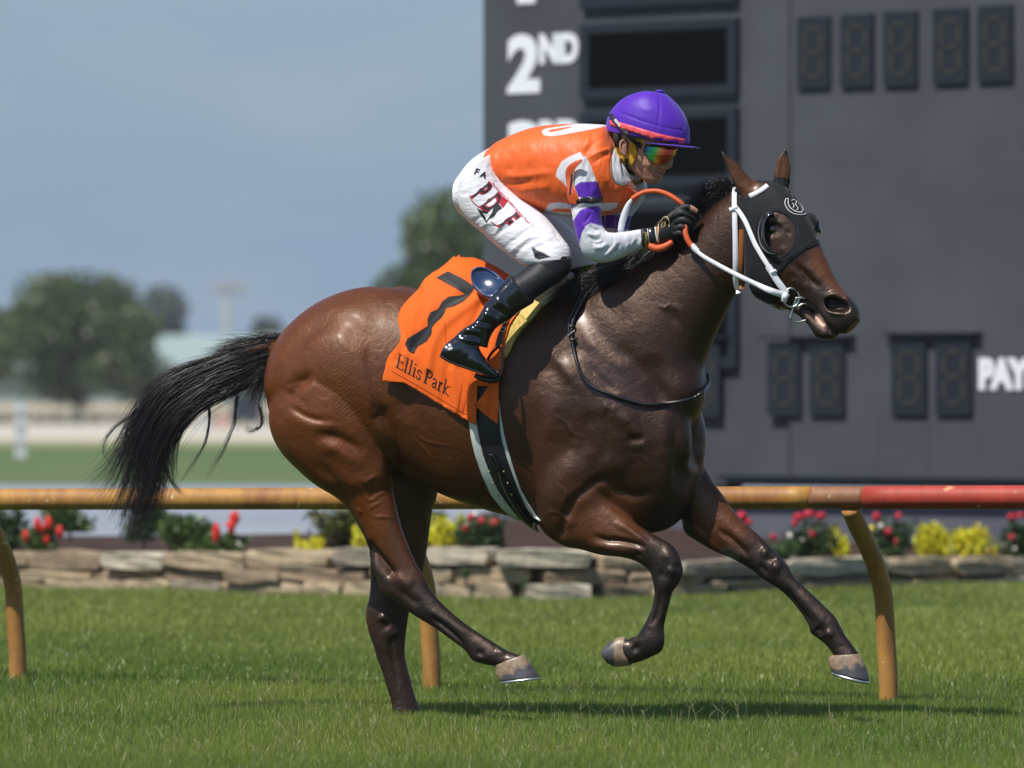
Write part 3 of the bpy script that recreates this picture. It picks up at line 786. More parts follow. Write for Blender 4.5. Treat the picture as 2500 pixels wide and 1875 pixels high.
# ================================================================ tote board
A0 = P(1180, HZ, 23.5); B0 = P(2500, HZ, 20.5); bd = (B0 - A0).normalized(); bn = Vector((bd.y, -bd.x, 0)).normalized()     # bn points to the camera side
def T(px, py, off=0.0):
    d = (P(px, py, 0) - CAMPOS).normalized(); o = A0 + bn * off
    t = (o - CAMPOS).dot(bn) / d.dot(bn); return CAMPOS + d * t
board = empty('tote_board', A0, 'big dark grey racetrack tote board with unlit digit panels and white lettering', 'scoreboard')
BGREY = ground_mat('board_paint', (.055,.061,.069), (.073,.081,.090), .9, 3, rough=.6, bump=.05)
NAVY = mat('display_frame', (.009,.014,.021), rough=.45); BLACKG = mat('display_glass', (.0012,.0016,.002), rough=.5, spec=.08)
SEG = mat('unlit_bulb_strip', (.028,.028,.023), rough=.6); BWH = mat('white_lettering', (.75,.77,.80), rough=.6)
def boxp(name, x0, y0, x1, y1, off0, off1, material, parent=None, y0r=None, y1r=None):
    """box on the board: front face outline in photo pixels (right edge heights may differ), from off0 out to off1"""
    a = [T(x0, y0, off1), T(x1, y0 if y0r is None else y0r, off1), T(x1, y1 if y1r is None else y1r, off1), T(x0, y1, off1)]
    V = a + [v - bn * (off1 - off0) for v in a]
    o = mk(name, V, [(0, 3, 2, 1), (4, 5, 6, 7), (0, 1, 5, 4), (1, 2, 6, 5), (2, 3, 7, 6), (3, 0, 4, 7)], material, smooth=False)
    bm = bmesh.new(); bm.from_mesh(o.data); bmesh.ops.recalc_face_normals(bm, faces=bm.faces); bm.to_mesh(o.data); bm.free()
    if parent: keep_parent(o, parent)
    return o
def slope(py, x, xr):
    """where a level line at (x, py) reaches column xr, by the board's perspective"""
    k = (T(x, HZ).y + D0) / (T(xr, HZ).y + D0); return HZ + (py - HZ) * k
def lv(name, x0, y0, x1, y1, o0, o1, m, parent): return boxp(name, x0, y0, x1, y1, o0, o1, m, parent, slope(y0, x0, x1), slope(y1, x0, x1))
lv('face_panel', 1180, -900, 1932, 1178, -.5, 0, BGREY, board)
lv('face_panel', 1930, slope(-900, 1180, 1930), 3300, slope(1178, 1180, 1930), -.5, .03, BGREY, board)
lv('skirt', 1196, 1187, 3290, 1345, -.45, -.06, ground_mat('skirt_paint', (.090,.096,.118), (.115,.12,.145), .9, 3, rough=.6, bump=.05), board)
lv('base_ledge_and_shadow', 1196, 1176, 1750, 1186, -.3, .02, BGREY, board); lv('base_ledge_and_shadow', 1752, 1160, 3280, 1172, 0, .10, NAVY, board)  # the navy strip stands in for the shadow band along the board's base
# place displays
for k, (yt_, yb__, xr) in enumerate([(-170, 22, 1797), (60, 244, 1797), (275, 462, 1797), (497, 684, 1797), (715, 900, 1797)]):
    f = lv('display_frame', 1415, yt_, xr, yb__, 0, .05, NAVY, board)
    lv('display_glass', 1436, yt_ + 22, xr - 24, yb__ - 28, .04, .054, BLACKG, f)
def digit(x0, y0, x1, y1, parent):
    o = .03
    f = lv('digit_panel', x0, y0, x1, y1, o, o + .03, NAVY, parent)
    w, h = x1 - x0, y1 - y0
    cx0, cx1 = x0 + .24 * w, x0 + .76 * w; t, m_, b_ = y0 + .16 * h, y0 + .50 * h, y0 + .84 * h; s = .065 * w
    for (ax, ay, bx, by) in ((cx0, t, cx1, t), (cx0, m_, cx1, m_), (cx0, b_, cx1, b_)):
        lv('segment', ax + s, ay - s, bx - s, ay + s, o + .02, o + .036, SEG, f)
    for (ax, ay, by) in ((cx0, t, m_), (cx1, t, m_), (cx0, m_, b_), (cx1, m_, b_)):
        lv('segment', ax - s, ay + s * 1.4, ax + s, by - s * 1.4, o + .02, o + .036, SEG, f)
for x0, x1, y0, y1 in [(1945,2024,42,216), (2051,2130,36,213), (2156,2237,30,210), (2277,2361,22,205), (2386,2470,15,200), (2520,2606,8,196)]: digit(x0, y0, x1, y1, board)
for x0, x1, y0, y1 in [(1680,1757,840,1018), (1873,1953,836,1015), (1976,2060,834,1014), (2176,2260,832,1012), (2284,2371,829,1012)]: digit(x0, y0, x1, y1, board)
for x0, x1, y in [(1640,1770,822), (1855,2075,820), (2155,2385,812)]:
    lv('sun_ledge', x0, y, x1, y + 6, .03, .10, NAVY, board)
lv('seam_strip', 1925, -10, 1932, 1170, .0, .034, mat('seam_dark', (.03,.033,.038), rough=.6), board)
for x in (2141,2265): lv('seam_strip', x, 1020, x + 3, 1160, .02, .033, mat('seam_dark_b', (.05,.055,.06), rough=.6), board)
def board_text(s, x, y, h, w=None, off=.03, bold=.045):
    cu = bpy.data.curves.new('t', 'FONT'); cu.body = s; cu.size = 1; cu.offset = bold; cu.extrude = .0
    to = bpy.data.objects.new('t', cu); COL.objects.link(to); bpy.context.view_layer.update()
    me = bpy.data.meshes.new_from_object(to.evaluated_get(bpy.context.evaluated_depsgraph_get())); bpy.data.objects.remove(to)
    co = [v.co.copy() for v in me.vertices]; mx = max(c.x for c in co); mn = min(c.x for c in co); my = max(c.y for c in co); my0 = min(c.y for c in co)
    sy = h / (my - my0); sx = (w / (mx - mn)) if w else sy
    V = []
    for c in co:
        X = x + (c.x - mn) * sx; Y = y - (c.y - my0) * sy; V.append(T(X, slope(Y, x, X), off))
    o = mk('lettering', V, [tuple(p.vertices) for p in me.polygons], BWH, smooth=False); s_ = o.modifiers.new('s', 'SOLIDIFY'); s_.thickness = .012
    keep_parent(o, board); bpy.data.meshes.remove(me); return o
board_text('2', 1238, 229, 144, 80, .01); board_text('ND', 1316, 157, 74, 96, .01, bold=.06)
board_text('1', 1262, 10, 144, 44, .01); board_text('ST', 1316, -62, 74, 96, .01, bold=.06)
board_text('3', 1238, 440, 144, 82, .01); board_text('RD', 1316, 368, 74, 96, .01, bold=.06)
board_text('PAYS', 2389, 953, 80, 150, .04, bold=.07)

# ================================================================ running rail
RAILM = bpy.data.materials.new('weathered_rail_paint'); RAILM.use_nodes = True
def rail_mat(m, base, dirt, chips):
    n, l = m.node_tree.nodes, m.node_tree.links; b = n['Principled BSDF']; b.inputs['Roughness'].default_value = .55
    tc = n.new('ShaderNodeTexCoord'); mp = n.new('ShaderNodeMapping'); mp.inputs['Scale'].default_value = (9, 2, 3); l.new(tc.outputs['Object'], mp.inputs[0])
    a = n.new('ShaderNodeTexNoise'); a.inputs['Scale'].default_value = 1; a.inputs['Detail'].default_value = 8; a.inputs['Roughness'].default_value = .7; l.new(mp.outputs[0], a.inputs['Vector'])
    r = n.new('ShaderNodeValToRGB'); l.new(a.outputs['Fac'], r.inputs[0]); e = r.color_ramp.elements
    e[0].position = .36; e[0].color = (*dirt, 1); e[1].position = .62; e[1].color = (*base, 1)
    c = n.new('ShaderNodeTexNoise'); c.inputs['Scale'].default_value = 22; c.inputs['Detail'].default_value = 3; l.new(tc.outputs['Object'], c.inputs['Vector'])
    g = n.new('ShaderNodeMapRange'); g.inputs['From Min'].default_value = .68; g.inputs['From Max'].default_value = .72; l.new(c.outputs['Fac'], g.inputs['Value'])
    mx = n.new('ShaderNodeMix'); mx.data_type = 'RGBA'; l.new(g.outputs[0], mx.inputs[0]); l.new(r.outputs[0], mx.inputs[6]); mx.inputs[7].default_value = (*chips, 1)
    l.new(mx.outputs[2], b.inputs['Base Color'])
rail_mat(RAILM, (.46,.235,.050), (.28,.115,.035), (.60,.45,.20))
REDM = bpy.data.materials.new('weathered_red_rail_paint'); REDM.use_nodes = True; rail_mat(REDM, (.47,.062,.035), (.33,.040,.025), (.55,.28,.12))
BRNM = bpy.data.materials.new('scuffed_brown_rail'); BRNM.use_nodes = True; rail_mat(BRNM, (.30,.135,.06), (.18,.075,.04), (.45,.25,.12))
rail = empty('running_rail', P(1055, 1700, 2.3), 'weathered yellow and red tubular running rail on curved posts behind the horse', 'rail')
def rdy(px): return float(np.interp(px, [-1500,-60,1030,2085,3600], [5.3,3.1,2.10,1.21,-.1]))
def rpt(px):
    return P(px, np.interp(px, [-1500, 0, 2500, 3600], [1223, 1219, 1213.5, 1211]), rdy(px))
keep_parent(mkparts('rail_pipe', [tube3([rpt(x) for x in range(-1500, 1981, 290)], .0455, n=24)], RAILM), rail)
keep_parent(mkparts('rail_coupling', [tube3([rpt(x) for x in (1984, 2050, 2113)], .0445, n=24)], BRNM), rail)
keep_parent(mkparts('rail_pipe', [tube3([rpt(x) for x in range(2114, 3600, 290)], .0465, n=24)], REDM), rail)
for fx, fy_, sc in [(-1000,1616,.89),(44,1640,.93),(1055,1665,.965),(2170,1690,1.0),(3300,1716,1.04)]:
    d = gy(fy_, 0.0); dr = rdy(fx - 85) ; pts = []
    for ox, y, t in [(0,1720,0),(-2,1640,0),(-7,1560,0),(-11,1480,.04),(-18,1430,.12),(-34,1375,.30),(-58,1320,.56),(-78,1280,.78),(-94,1240,1.0)]:
        yy = 1228 + (y - 1228) * (fy_ - 1228) / (1690 - 1228)
        pts.append(P(fx + ox * sc, yy, d + (dr - d) * t))
    keep_parent(mkparts('post', [tube3(pts, .0385, n=20)], RAILM), rail)

# ================================================================ plants in the bed
def leafmat(name, c, tr=.25, var=.3):
    m = bpy.data.materials.new(name); m.use_nodes = True; n, l = m.node_tree.nodes, m.node_tree.links; n.clear()
    o = n.new('ShaderNodeOutputMaterial'); d = n.new('ShaderNodeBsdfDiffuse'); t = n.new('ShaderNodeBsdfTranslucent'); gl = n.new('ShaderNodeBsdfGlossy'); gl.inputs['Roughness'].default_value = .45
    a = n.new('ShaderNodeAttribute'); a.attribute_name = 'Col'
    mx = n.new('ShaderNodeMix'); mx.data_type = 'RGBA'; mx.blend_type = 'MULTIPLY'; mx.inputs[0].default_value = 1; mx.inputs[6].default_value = (*c, 1); l.new(a.outputs['Color'], mx.inputs[7])
    l.new(mx.outputs[2], d.inputs[0]); l.new(mx.outputs[2], t.inputs[0])
    m1 = n.new('ShaderNodeMixShader'); m1.inputs[0].default_value = tr; l.new(d.outputs[0], m1.inputs[1]); l.new(t.outputs[0], m1.inputs[2])
    m2 = n.new('ShaderNodeMixShader'); m2.inputs[0].default_value = .05; l.new(m1.outputs[0], m2.inputs[1]); l.new(gl.outputs[0], m2.inputs[2])
    l.new(m2.outputs[0], o.inputs[0]); return m
def leaves(name, centers, size, m, parent, seed=0, asp=.5, up=.3, var=.35):
    r = np.random.default_rng(seed); n = len(centers); c = np.asarray(centers)
    a = r.normal(size=(n, 3)); a[:, 2] = np.abs(a[:, 2]) * up + up; a /= np.linalg.norm(a, axis=1, keepdims=True)
    b = np.cross(a, r.normal(size=(n, 3))); b /= np.linalg.norm(b, axis=1, keepdims=True)
    s = size * (.6 + .8 * r.random((n, 1)))
    V = np.stack([c - a * s * .5, c + b * s * asp * .5, c + a * s * .5, c - b * s * asp * .5], 1).reshape(-1, 3)
    me = bpy.data.meshes.new(name); me.vertices.add(n * 4); me.vertices.foreach_set('co', V.ravel())
    me.loops.add(n * 4); me.loops.foreach_set('vertex_index', np.arange(n * 4)); me.polygons.add(n); me.polygons.foreach_set('loop_start', np.arange(n) * 4)
    me.update(calc_edges=True); me.materials.append(m)
    k = 1 - var + 2 * var * r.random((n, 1)); col = np.ones((n, 4)); col[:, :3] = k * (1 + .15 * (r.random((n, 3)) - .5))
    ca = me.color_attributes.new('Col', 'FLOAT_COLOR', 'POINT'); ca.data.foreach_set('color', np.repeat(col, 4, 0).ravel())
    o = bpy.data.objects.new(name, me); COL.objects.link(o); keep_parent(o, parent); return o
def bush_pts(r, n, w, h, base, lumps=6):
    lumps = 10; c = np.stack([r.uniform(-.28, .28, lumps) * w, r.uniform(-.2, .2, lumps) * w, r.uniform(.12, .70, lumps) * h], 1)
    k = r.integers(0, lumps, n); d = r.normal(size=(n, 3)); d /= np.linalg.norm(d, axis=1, keepdims=True); rr = r.random((n, 1)) ** .45
    p = c[k] + d * rr * np.array([w * .26, w * .26, h * .30]); p[:, 2] = np.clip(p[:, 2], .01, h)
    return p + np.array(list(base))
LG = leafmat('dark_leaf', (.045,.085,.022)); LG2 = leafmat('mid_leaf', (.075,.13,.030)); LO = leafmat('olive_leaf', (.10,.11,.025)); LY = leafmat('yellow_leaf', (.66,.62,.03), tr=.3, var=.2)
BRED = mat('scarlet_petals', (.62,.022,.015), rough=.6); BCR = mat('crimson_petals', (.45,.012,.035), rough=.6); BWP = mat('pale_petals', (.72,.66,.60), rough=.6); BYL = mat('yellow_petals', (.80,.66,.03), rough=.6)
def bloom(x, y, dy, rx, rz, m, parent, seed):
    r = np.random.default_rng(seed); V, F_ = ball((0, 0, 0), 1, 12); V = V * (1 + .18 * r.normal(size=(len(V), 1))) * np.array([rx, rx, rz]) + np.array(list(P(x, y, dy)))
    o = mk('bloom', V, F_, m, parent=None); keep_parent(o, parent)
def plant(name, label, cat, px, dyo, pw, ph, m, n=260, size=.045, seed=0, group=None, blooms=(), up=.3, asp=.5, base=None):
    """px: centre column, pw/ph: width and height in photo pixels, dyo: metres behind the wall face, base: row of the foot"""
    if cat in ('shrub', 'rose bush'): pw *= 1.28; ph *= 1.22; n = int(n * 1.7)
    elif cat == 'flower': pw *= 1.12; ph *= 1.1
    dy = wall_dy(px) + dyo; by = base if base is not None else HZ + (CH - wall_top(px) + .03) / (dy + D0) * FPX
    b = P(px, by, dy); s = (dy + D0) / FPX
    e_ = empty(name, b, label, cat, group); r = np.random.default_rng(seed)
    leaves('foliage', bush_pts(r, n, pw * s, ph * s, b), size, m, e_, seed, asp, up)
    keep_parent(mkparts('stem', [tube3([b + Vector((0, 0, -.05)), b + Vector((0, 0, ph * s * .5))], .008, n=6)], mat('stem_' + str(seed), (.06,.05,.03))), e_)
    for i, (bx, by_, rx, rz, bm_) in enumerate(blooms): bloom(bx, by_, dy - .08, rx, rz, bm_, e_, seed * 31 + i)
    return e_
plant('shrub', 'dark green clipped shrub at the far left end of the flower bed', 'shrub', 8, .5, 90, 96, LG, 700, seed=1)
plant('salvia', 'orange red salvia cluster with six flower spikes beside the left rail post', 'flower', 106, .25, 108, 80, LG2, 600, seed=2,
      blooms=[(64,1308,.020,.038,BRED), (92,1280,.024,.040,BRED), (118,1276,.024,.045,BRED), (146,1298,.020,.040,BRED), (114,1318,.018,.03,BRED), (104,1292,.018,.03,BRED)])
plant('shrub', 'light green shrub behind the bed between the salvia and the horse tail', 'shrub', 172, 1.6, 125, 70, LG2, 600, seed=3, base=1300)
plant('shrub', 'dark narrow shrub partly behind the tip of the horse tail', 'shrub', 352, .9, 95, 95, LG, 600, seed=4, base=1322)
plant('shrub', 'rounded dark green shrub left of the scarlet salvia', 'shrub', 470, .35, 130, 88, LG2, 950, seed=5)
plant('salvia', 'scarlet salvia with two tall flower spikes beside a round shrub', 'flower', 562, .22, 88, 56, LG2, 420, seed=6, blooms=[(528,1296,.022,.055,BRED), (572,1266,.030,.045,BRED), (564,1286,.026,.04,BRED), (525,1312,.018,.03,BRED)])
plant('yellow_flower', 'low bright yellow plant in two tufts left of the olive shrub', 'flower', 764, .25, 60, 46, LY, 420, .04, seed=7, up=1.2, asp=.3)
plant('yellow_flower', 'slim yellow tuft standing left of the low bright yellow plant', 'flower', 728, .3, 26, 62, LY, 160, .04, seed=8, up=1.4, asp=.3)
plant('shrub', 'olive brown open shrub behind the hind leg of the horse', 'shrub', 826, .5, 130, 95, LO, 620, .05, seed=9)
plant('yellow_flower', 'yellow flowering plant between the olive shrub and the hind leg', 'flower', 880, .3, 40, 60, LY, 220, .04, seed=10, up=1.0)
plant('yellow_flower', 'tall yellow green plant under the belly of the horse', 'flower', 1096, .3, 100, 86, LY, 620, .045, seed=11, up=1.0, asp=.35)
plant('shrub', 'green shrub half hidden by the far hind leg', 'shrub', 1050, .6, 70, 90, LG2, 420, seed=12)
def rose(px, label, bl, w=110, h=66, seed=0, dyo=.25):
    return plant('rose_bush', label, 'rose bush', px, dyo, w, h, LG, 620, .04, seed=seed, blooms=bl)
rose(1172, 'crimson rose bush under the girth of the horse', [(1150,1262,.022,.02,BCR), (1178,1272,.024,.022,BCR), (1208,1276,.026,.022,BCR), (1136,1290,.020,.018,BCR), (1160,1256,.018,.014,BWP)], 100, 74, 13)
rose(1800, 'small crimson rose bush beside the outstretched foreleg', [(1812,1262,.032,.034,BCR), (1826,1276,.022,.022,BCR), (1790,1270,.022,.022,BCR)], 70, 84, 14)
rose(1890, 'low green bush with one red flower just behind the foreleg', [(1888,1310,.020,.016,BCR), (1928,1308,.016,.016,BWP)], 90, 44, 15)
rose(1982, 'wide crimson rose bush between the foreleg and the right rail post', [(1950,1262,.036,.024,BCR), (1976,1256,.036,.022,BCR), (2004,1260,.034,.022,BCR), (1982,1304,.024,.022,BCR), (1940,1278,.022,.02,BCR), (1960,1318,.014,.014,BWP)], 120, 92, 16)
plant('yellow_flower', 'yellow plant between the wide rose bush and the right rail post', 'flower', 2050, .3, 60, 90, LY, 330, .045, seed=17, up=.9)
rose(2180, 'tall rose bush with mixed crimson and pale blooms right of the right rail post', [(2140,1262,.026,.03,BCR), (2168,1298,.026,.026,BCR), (2194,1260,.024,.022,BCR), (2150,1284,.018,.016,BWP), (2188,1322,.014,.02,BCR), (2128,1290,.018,.02,BYL)], 110, 100, 18)
plant('yellow_flower', 'left bright yellow bushy plant right of the tall rose bush', 'flower', 2276, .45, 95, 92, LY, 620, .05, seed=19, up=.8)
plant('yellow_flower', 'right and fuller bright yellow bushy plant before the tote board', 'flower', 2376, .6, 110, 88, LY, 760, .05, seed=20, up=.8)
rose(2485, 'crimson rose bush at the right edge of the flower bed', [(2470,1262,.03,.02,BCR), (2492,1258,.03,.02,BCR), (2470,1312,.02,.02,BCR), (2478,1340,.014,.014,BWP)], 80, 96, 21)
plant('weed', 'small green weed growing out of the wall left of centre', 'weed', 1138, -.06, 26, 26, LG2, 50, .05, seed=22, up=1.5, asp=.15, base=1412)
plant('weed', 'small light green weed at the foot of the wall behind the foreleg', 'weed', 1277, -.12, 26, 44, LG2, 60, .05, seed=23, up=1.5, asp=.15, base=1450)

# ================================================================ trees and far things
BARK = mat('bark', (.07,.055,.045), rough=.9, var=.3, vscale=3)
def tree(label, px, py_top, py_base, dist, pw, m, n=5000, leaf=.35, seed=0, lumps=16, trunk_h=.15, cy=None, group=None, name='broadleaf_tree', z0=None):
    dy = dist - D0; s = dist / FPX; base = P(px, py_base, dy); h = (py_base - py_top) * s; w = pw * s
    e_ = empty(name, base, label, 'tree', group); r = np.random.default_rng(seed)
    tk = [tube3([base + Vector((0, 0, -.3)), base + Vector((.02 * w, 0, h * .25)), base + Vector((-.02 * w, 0, h * .75))], [h * .035, h * .028, h * .012], n=10)]
    c = []
    for i in range(lumps):
        a = r.random() * 6.28; rad = math.sqrt(r.random()) * .36; zz = trunk_h + (1 - trunk_h) * (.18 + .66 * r.random())
        k = 1 - .6 * max(0, (zz - .55) / .45) ** 1.5
        p = base + Vector((math.cos(a) * rad * w * k, math.sin(a) * rad * w * k, zz * h)); c.append((p, r.uniform(.15, .24)))
        if i < 7: tk.append(tube3([base + Vector((0, 0, h * .22)), (base + Vector((0, 0, h * .35)) + p) / 2, p], [h * .014, h * .009, h * .004], n=6))
    keep_parent(mkparts('trunk', tk, BARK), e_)
    k = r.integers(0, lumps, n); d = r.normal(size=(n, 3)); d /= np.linalg.norm(d, axis=1, keepdims=True)
    cc = np.array([list(q[0]) for q in c])[k]; rr = np.array([q[1] for q in c])[k][:, None]
    pts = cc + d * (r.random((n, 1)) ** .4) * rr * np.array([w, w, h * .9])
    pts[:, 2] = np.clip(pts[:, 2], base.z + trunk_h * h * .8, base.z + h)
    leaves('crown', pts, leaf, m, e_, seed, .6, .3, .5); return e_
TL1 = leafmat('tree_leaf_warm', (.075,.115,.034)); TL2 = leafmat('tree_leaf_cool', (.045,.075,.04)); TL3 = leafmat('tree_leaf_far', (.05,.08,.06))
tree('big round broadleaf tree with a short trunk left of the pale barn', 185, 664, 1032, 284, 430, TL1, 15000, .36, 31, 44, .13)
tree('broadleaf tree cut by the left edge of the photo', -60, 700, 1026, 300, 240, TL1, 7000, .36, 32, 14)
tree('distant dark blue green tree behind the big round tree', 415, 684, 960, 620, 190, TL3, 3500, .7, 33, 12, .05)
tree('small distant tree just left of the horse rump', 668, 768, 960, 620, 110, TL3, 2200, .6, 34, 9, .05)
tree('broadleaf tree rising behind the saddlecloth beside the tote board', 1095, 464, 1010, 210, 370, TL1, 16000, .30, 35, 38, .10)
tree('far small tree low on the skyline between barn and mast', 490, 858, 965, 900, 110, TL3, 1200, 1.0, 36, 8, .05)
# long far tree line
r = np.random.default_rng(77); n = 14000; X = r.uniform(-420, 420, n); hgt = 4.2 + 2.4 * np.sin(X * .045) + 1.6 * np.sin(X * .13 + 1)
Z = r.random(n) ** .8 * hgt; Yv = 1150 + r.normal(size=n) * 8
e_ = empty('tmp_tl'); o = leaves('treeline', np.stack([X, Yv, Z], 1), 2.2, TL3, e_, 5, .7, .3, .5); o.parent = None; o.matrix_parent_inverse = Matrix(); bpy.data.objects.remove(e_); tag(o, kind='stuff')
o['label'] = 'distant wooded skyline beyond the dry field'
# pale barn
def far_box(name, x0, y0, x1, y1, dist, depth, m, parent, dz=0):
    a = P(x0, y1, dist - D0); b = P(x1, y0, dist - D0)
    V = [(a.x, a.y, a.z), (b.x, a.y, a.z), (b.x, a.y, b.z), (a.x, a.y, b.z), (a.x, a.y + depth, a.z), (b.x, a.y + depth, a.z), (b.x, a.y + depth, b.z), (a.x, a.y + depth, b.z)]
    o = mk(name, V, [(0, 1, 2, 3), (5, 4, 7, 6), (4, 0, 3, 7), (1, 5, 6, 2), (3, 2, 6, 7), (4, 5, 1, 0)], m, smooth=False)
    if parent: keep_parent(o, parent)
    return o
barn = empty('barn', P(540, 975, 380 - D0), 'long pale green metal barn with a low roof behind the horse tail', 'barn')
PG = mat('pale_green_roof', (.30,.38,.36), rough=.6, var=.08, vscale=.5); PW = mat('pale_green_wall', (.24,.31,.29), rough=.7, var=.06, vscale=.5)
far_box('wall', -300, 900, 668, 985, 380, 18, PW, barn)
a = P(-310, 902, 379.2 - D0); b = P(678, 902, 379.2 - D0); top = P(0, 818, 390 - D0).z
keep_parent(mk('roof', [(a.x, a.y, a.z), (b.x, a.y, a.z), (b.x, a.y + 10, top), (a.x, a.y + 10, top), (b.x, a.y + 20, a.z), (a.x, a.y + 20, a.z)], [(0, 1, 2, 3), (3, 2, 4, 5)], PG, smooth=False), barn)
for x in range(300, 660, 60): far_box('roof_rib', x, 899, x + 4, 903, 379, .3, PW, barn)
for x in (420, 500, 580): far_box('door', x, 925, x + 36, 985, 379.8, .2, mat('barn_door', (.16,.21,.20)), barn)
# floodlight mast
mast = empty('floodlight_mast', P(552, 960, 420 - D0), 'pale floodlight mast with a lamp rack rising above the barn', 'mast')
MP = mat('pale_mast', (.36,.40,.44), rough=.6)
far_box('pole', 549, 700, 557, 960, 420, .4, MP, mast); far_box('tank', 536, 722, 564, 812, 419, 1.0, MP, mast)
for y in (690, 708): far_box('lamp_rack', 512, y, 606, y + 5, 419.6, .3, MP, mast)
for x in range(516, 604, 17): far_box('lamp', x, 692, x + 9, 706, 419.2, .3, mat('lamp_glass', (.35,.33,.30)), mast)
# far inside fence with hedge, utility trailer, cones, furlong post
hedge_y = 288 - D0
r = np.random.default_rng(5); n = 9000
e_ = empty('far_hedge', P(200, 1034, hedge_y), 'low dark hedge running along the far side of the dirt track', 'hedge')
leaves('foliage', np.stack([r.uniform(-40, 30, n), hedge_y + r.normal(size=n) * .3, r.random(n) * .42 - .05], 1), .22, leafmat('hedge_leaf', (.055,.05,.038)), e_, 9)
fen = empty('track_fence', P(0, 1010, 262 - D0), 'pale post and rail fence along the far edge of the dirt track', 'fence')
FW = mat('pale_fence_paint', (.50,.47,.40), rough=.7)
far_box('fence_rail', -400, 1002, 900, 1006, 262, .06, FW, fen); far_box('fence_rail', -400, 1014, 900, 1017, 262, .06, FW, fen)
for x in range(-390, 900, 46): far_box('fence_post', x, 1000, x + 5, 1036, 262.1, .1, FW, fen)
tr = empty('trailer', P(596, 1038, 250 - D0), 'dark blue box trailer parked by the track behind the tail', 'trailer')
far_box('box', 566, 968, 632, 1024, 250, 2.4, mat('dark_blue_panel', (.02,.028,.045), rough=.5), tr)
for x in (578, 612): keep_parent(mkparts('wheel', [rotball(P(x, 1030, 249.9 - D0), (.16, .06, .16), (0, 0, 0), 14)], mat('tyre', (.02,.02,.02))), tr)
cn = empty('traffic_drum', P(544, 1050, 240 - D0), 'reddish orange drum standing on the track left of the dark trailer', 'drum')
keep_parent(mkparts('body', [limb([(537,1016,551,1016,.10),(535,1034,553,1034,.13),(533,1050,555,1050,.15)], 240 - D0, 0, n=16, sub=2)], mat('orange_drum', (.60,.20,.12), rough=.6)), cn)
keep_parent(mkparts('stripe', [limb([(535.2,1028,552.8,1028,.128),(534.6,1033,553.4,1033,.136)], 240 - D0, 0, n=16, sub=1)], mat('drum_white', (.7,.7,.7), rough=.5)), cn)
wt = empty('water_tank', P(500, 1052, 235 - D0), 'pale small tank standing on the far track below the horse tail', 'tank')
keep_parent(mkparts('body', [limb([(482,1020,516,1020,.20),(480,1040,518,1040,.24),(480,1052,518,1052,.24)], 235 - D0, 0, n=16, sub=2)], mat('pale_tank', (.5,.5,.47), rough=.6)), wt)
keep_parent(mkparts('cap', [limb([(494,1016,504,1016,.06),(494,1021,504,1021,.06)], 235 - D0, 0, n=12, sub=1)], MP), wt)
fp = empty('furlong_post', P(50, 1116, ground_dy(1116, GZ)), 'white banded furlong post standing on the far turf at left', 'post')
fd_ = ground_dy(1116, GZ) + D0; FPM = mat('white_post_paint', (.68,.70,.72), rough=.6); FPG = mat('grey_post_band', (.30,.32,.34), rough=.6)
for k in range(7):
    y = 984 + k * 18.6; far_box('band', 38, y, 62, y + 18.4, fd_, .15, FPM if k % 2 == 0 else FPG, fp)
far_box('base', 36, 1114, 64, 1120, fd_ - .05, .25, FPG, fp)
# ================================================================ near turf, blade by blade
def grass_mat():
    m = bpy.data.materials.new('grass_blade'); m.use_nodes = True; n, l = m.node_tree.nodes, m.node_tree.links; n.clear()
    o = n.new('ShaderNodeOutputMaterial'); d = n.new('ShaderNodeBsdfDiffuse'); t = n.new('ShaderNodeBsdfTranslucent'); g = n.new('ShaderNodeBsdfGlossy'); g.inputs['Roughness'].default_value = .4; g.inputs[0].default_value = (.9,1,.9,1)
    a = n.new('ShaderNodeAttribute'); a.attribute_name = 'Col'
    l.new(a.outputs['Color'], d.inputs[0]); l.new(a.outputs['Color'], t.inputs[0])
    m1 = n.new('ShaderNodeMixShader'); m1.inputs[0].default_value = .35; l.new(d.outputs[0], m1.inputs[1]); l.new(t.outputs[0], m1.inputs[2])
    m2 = n.new('ShaderNodeMixShader'); m2.inputs[0].default_value = .04; l.new(m1.outputs[0], m2.inputs[1]); l.new(g.outputs[0], m2.inputs[2]); l.new(m2.outputs[0], o.inputs[0]); return m
GRM = grass_mat()
def vnoise(x, y, s, seed=0):
    r = np.random.default_rng(seed); G_ = r.random((64, 64)); u = x * s; v = y * s; i = np.floor(u).astype(int); j = np.floor(v).astype(int); fu = u - i; fv = v - j
    fu = fu * fu * (3 - 2 * fu); fv = fv * fv * (3 - 2 * fv); g = lambda a, b: G_[a % 64, b % 64]
    return g(i, j) * (1 - fu) * (1 - fv) + g(i + 1, j) * fu * (1 - fv) + g(i, j + 1) * (1 - fu) * fv + g(i + 1, j + 1) * fu * fv
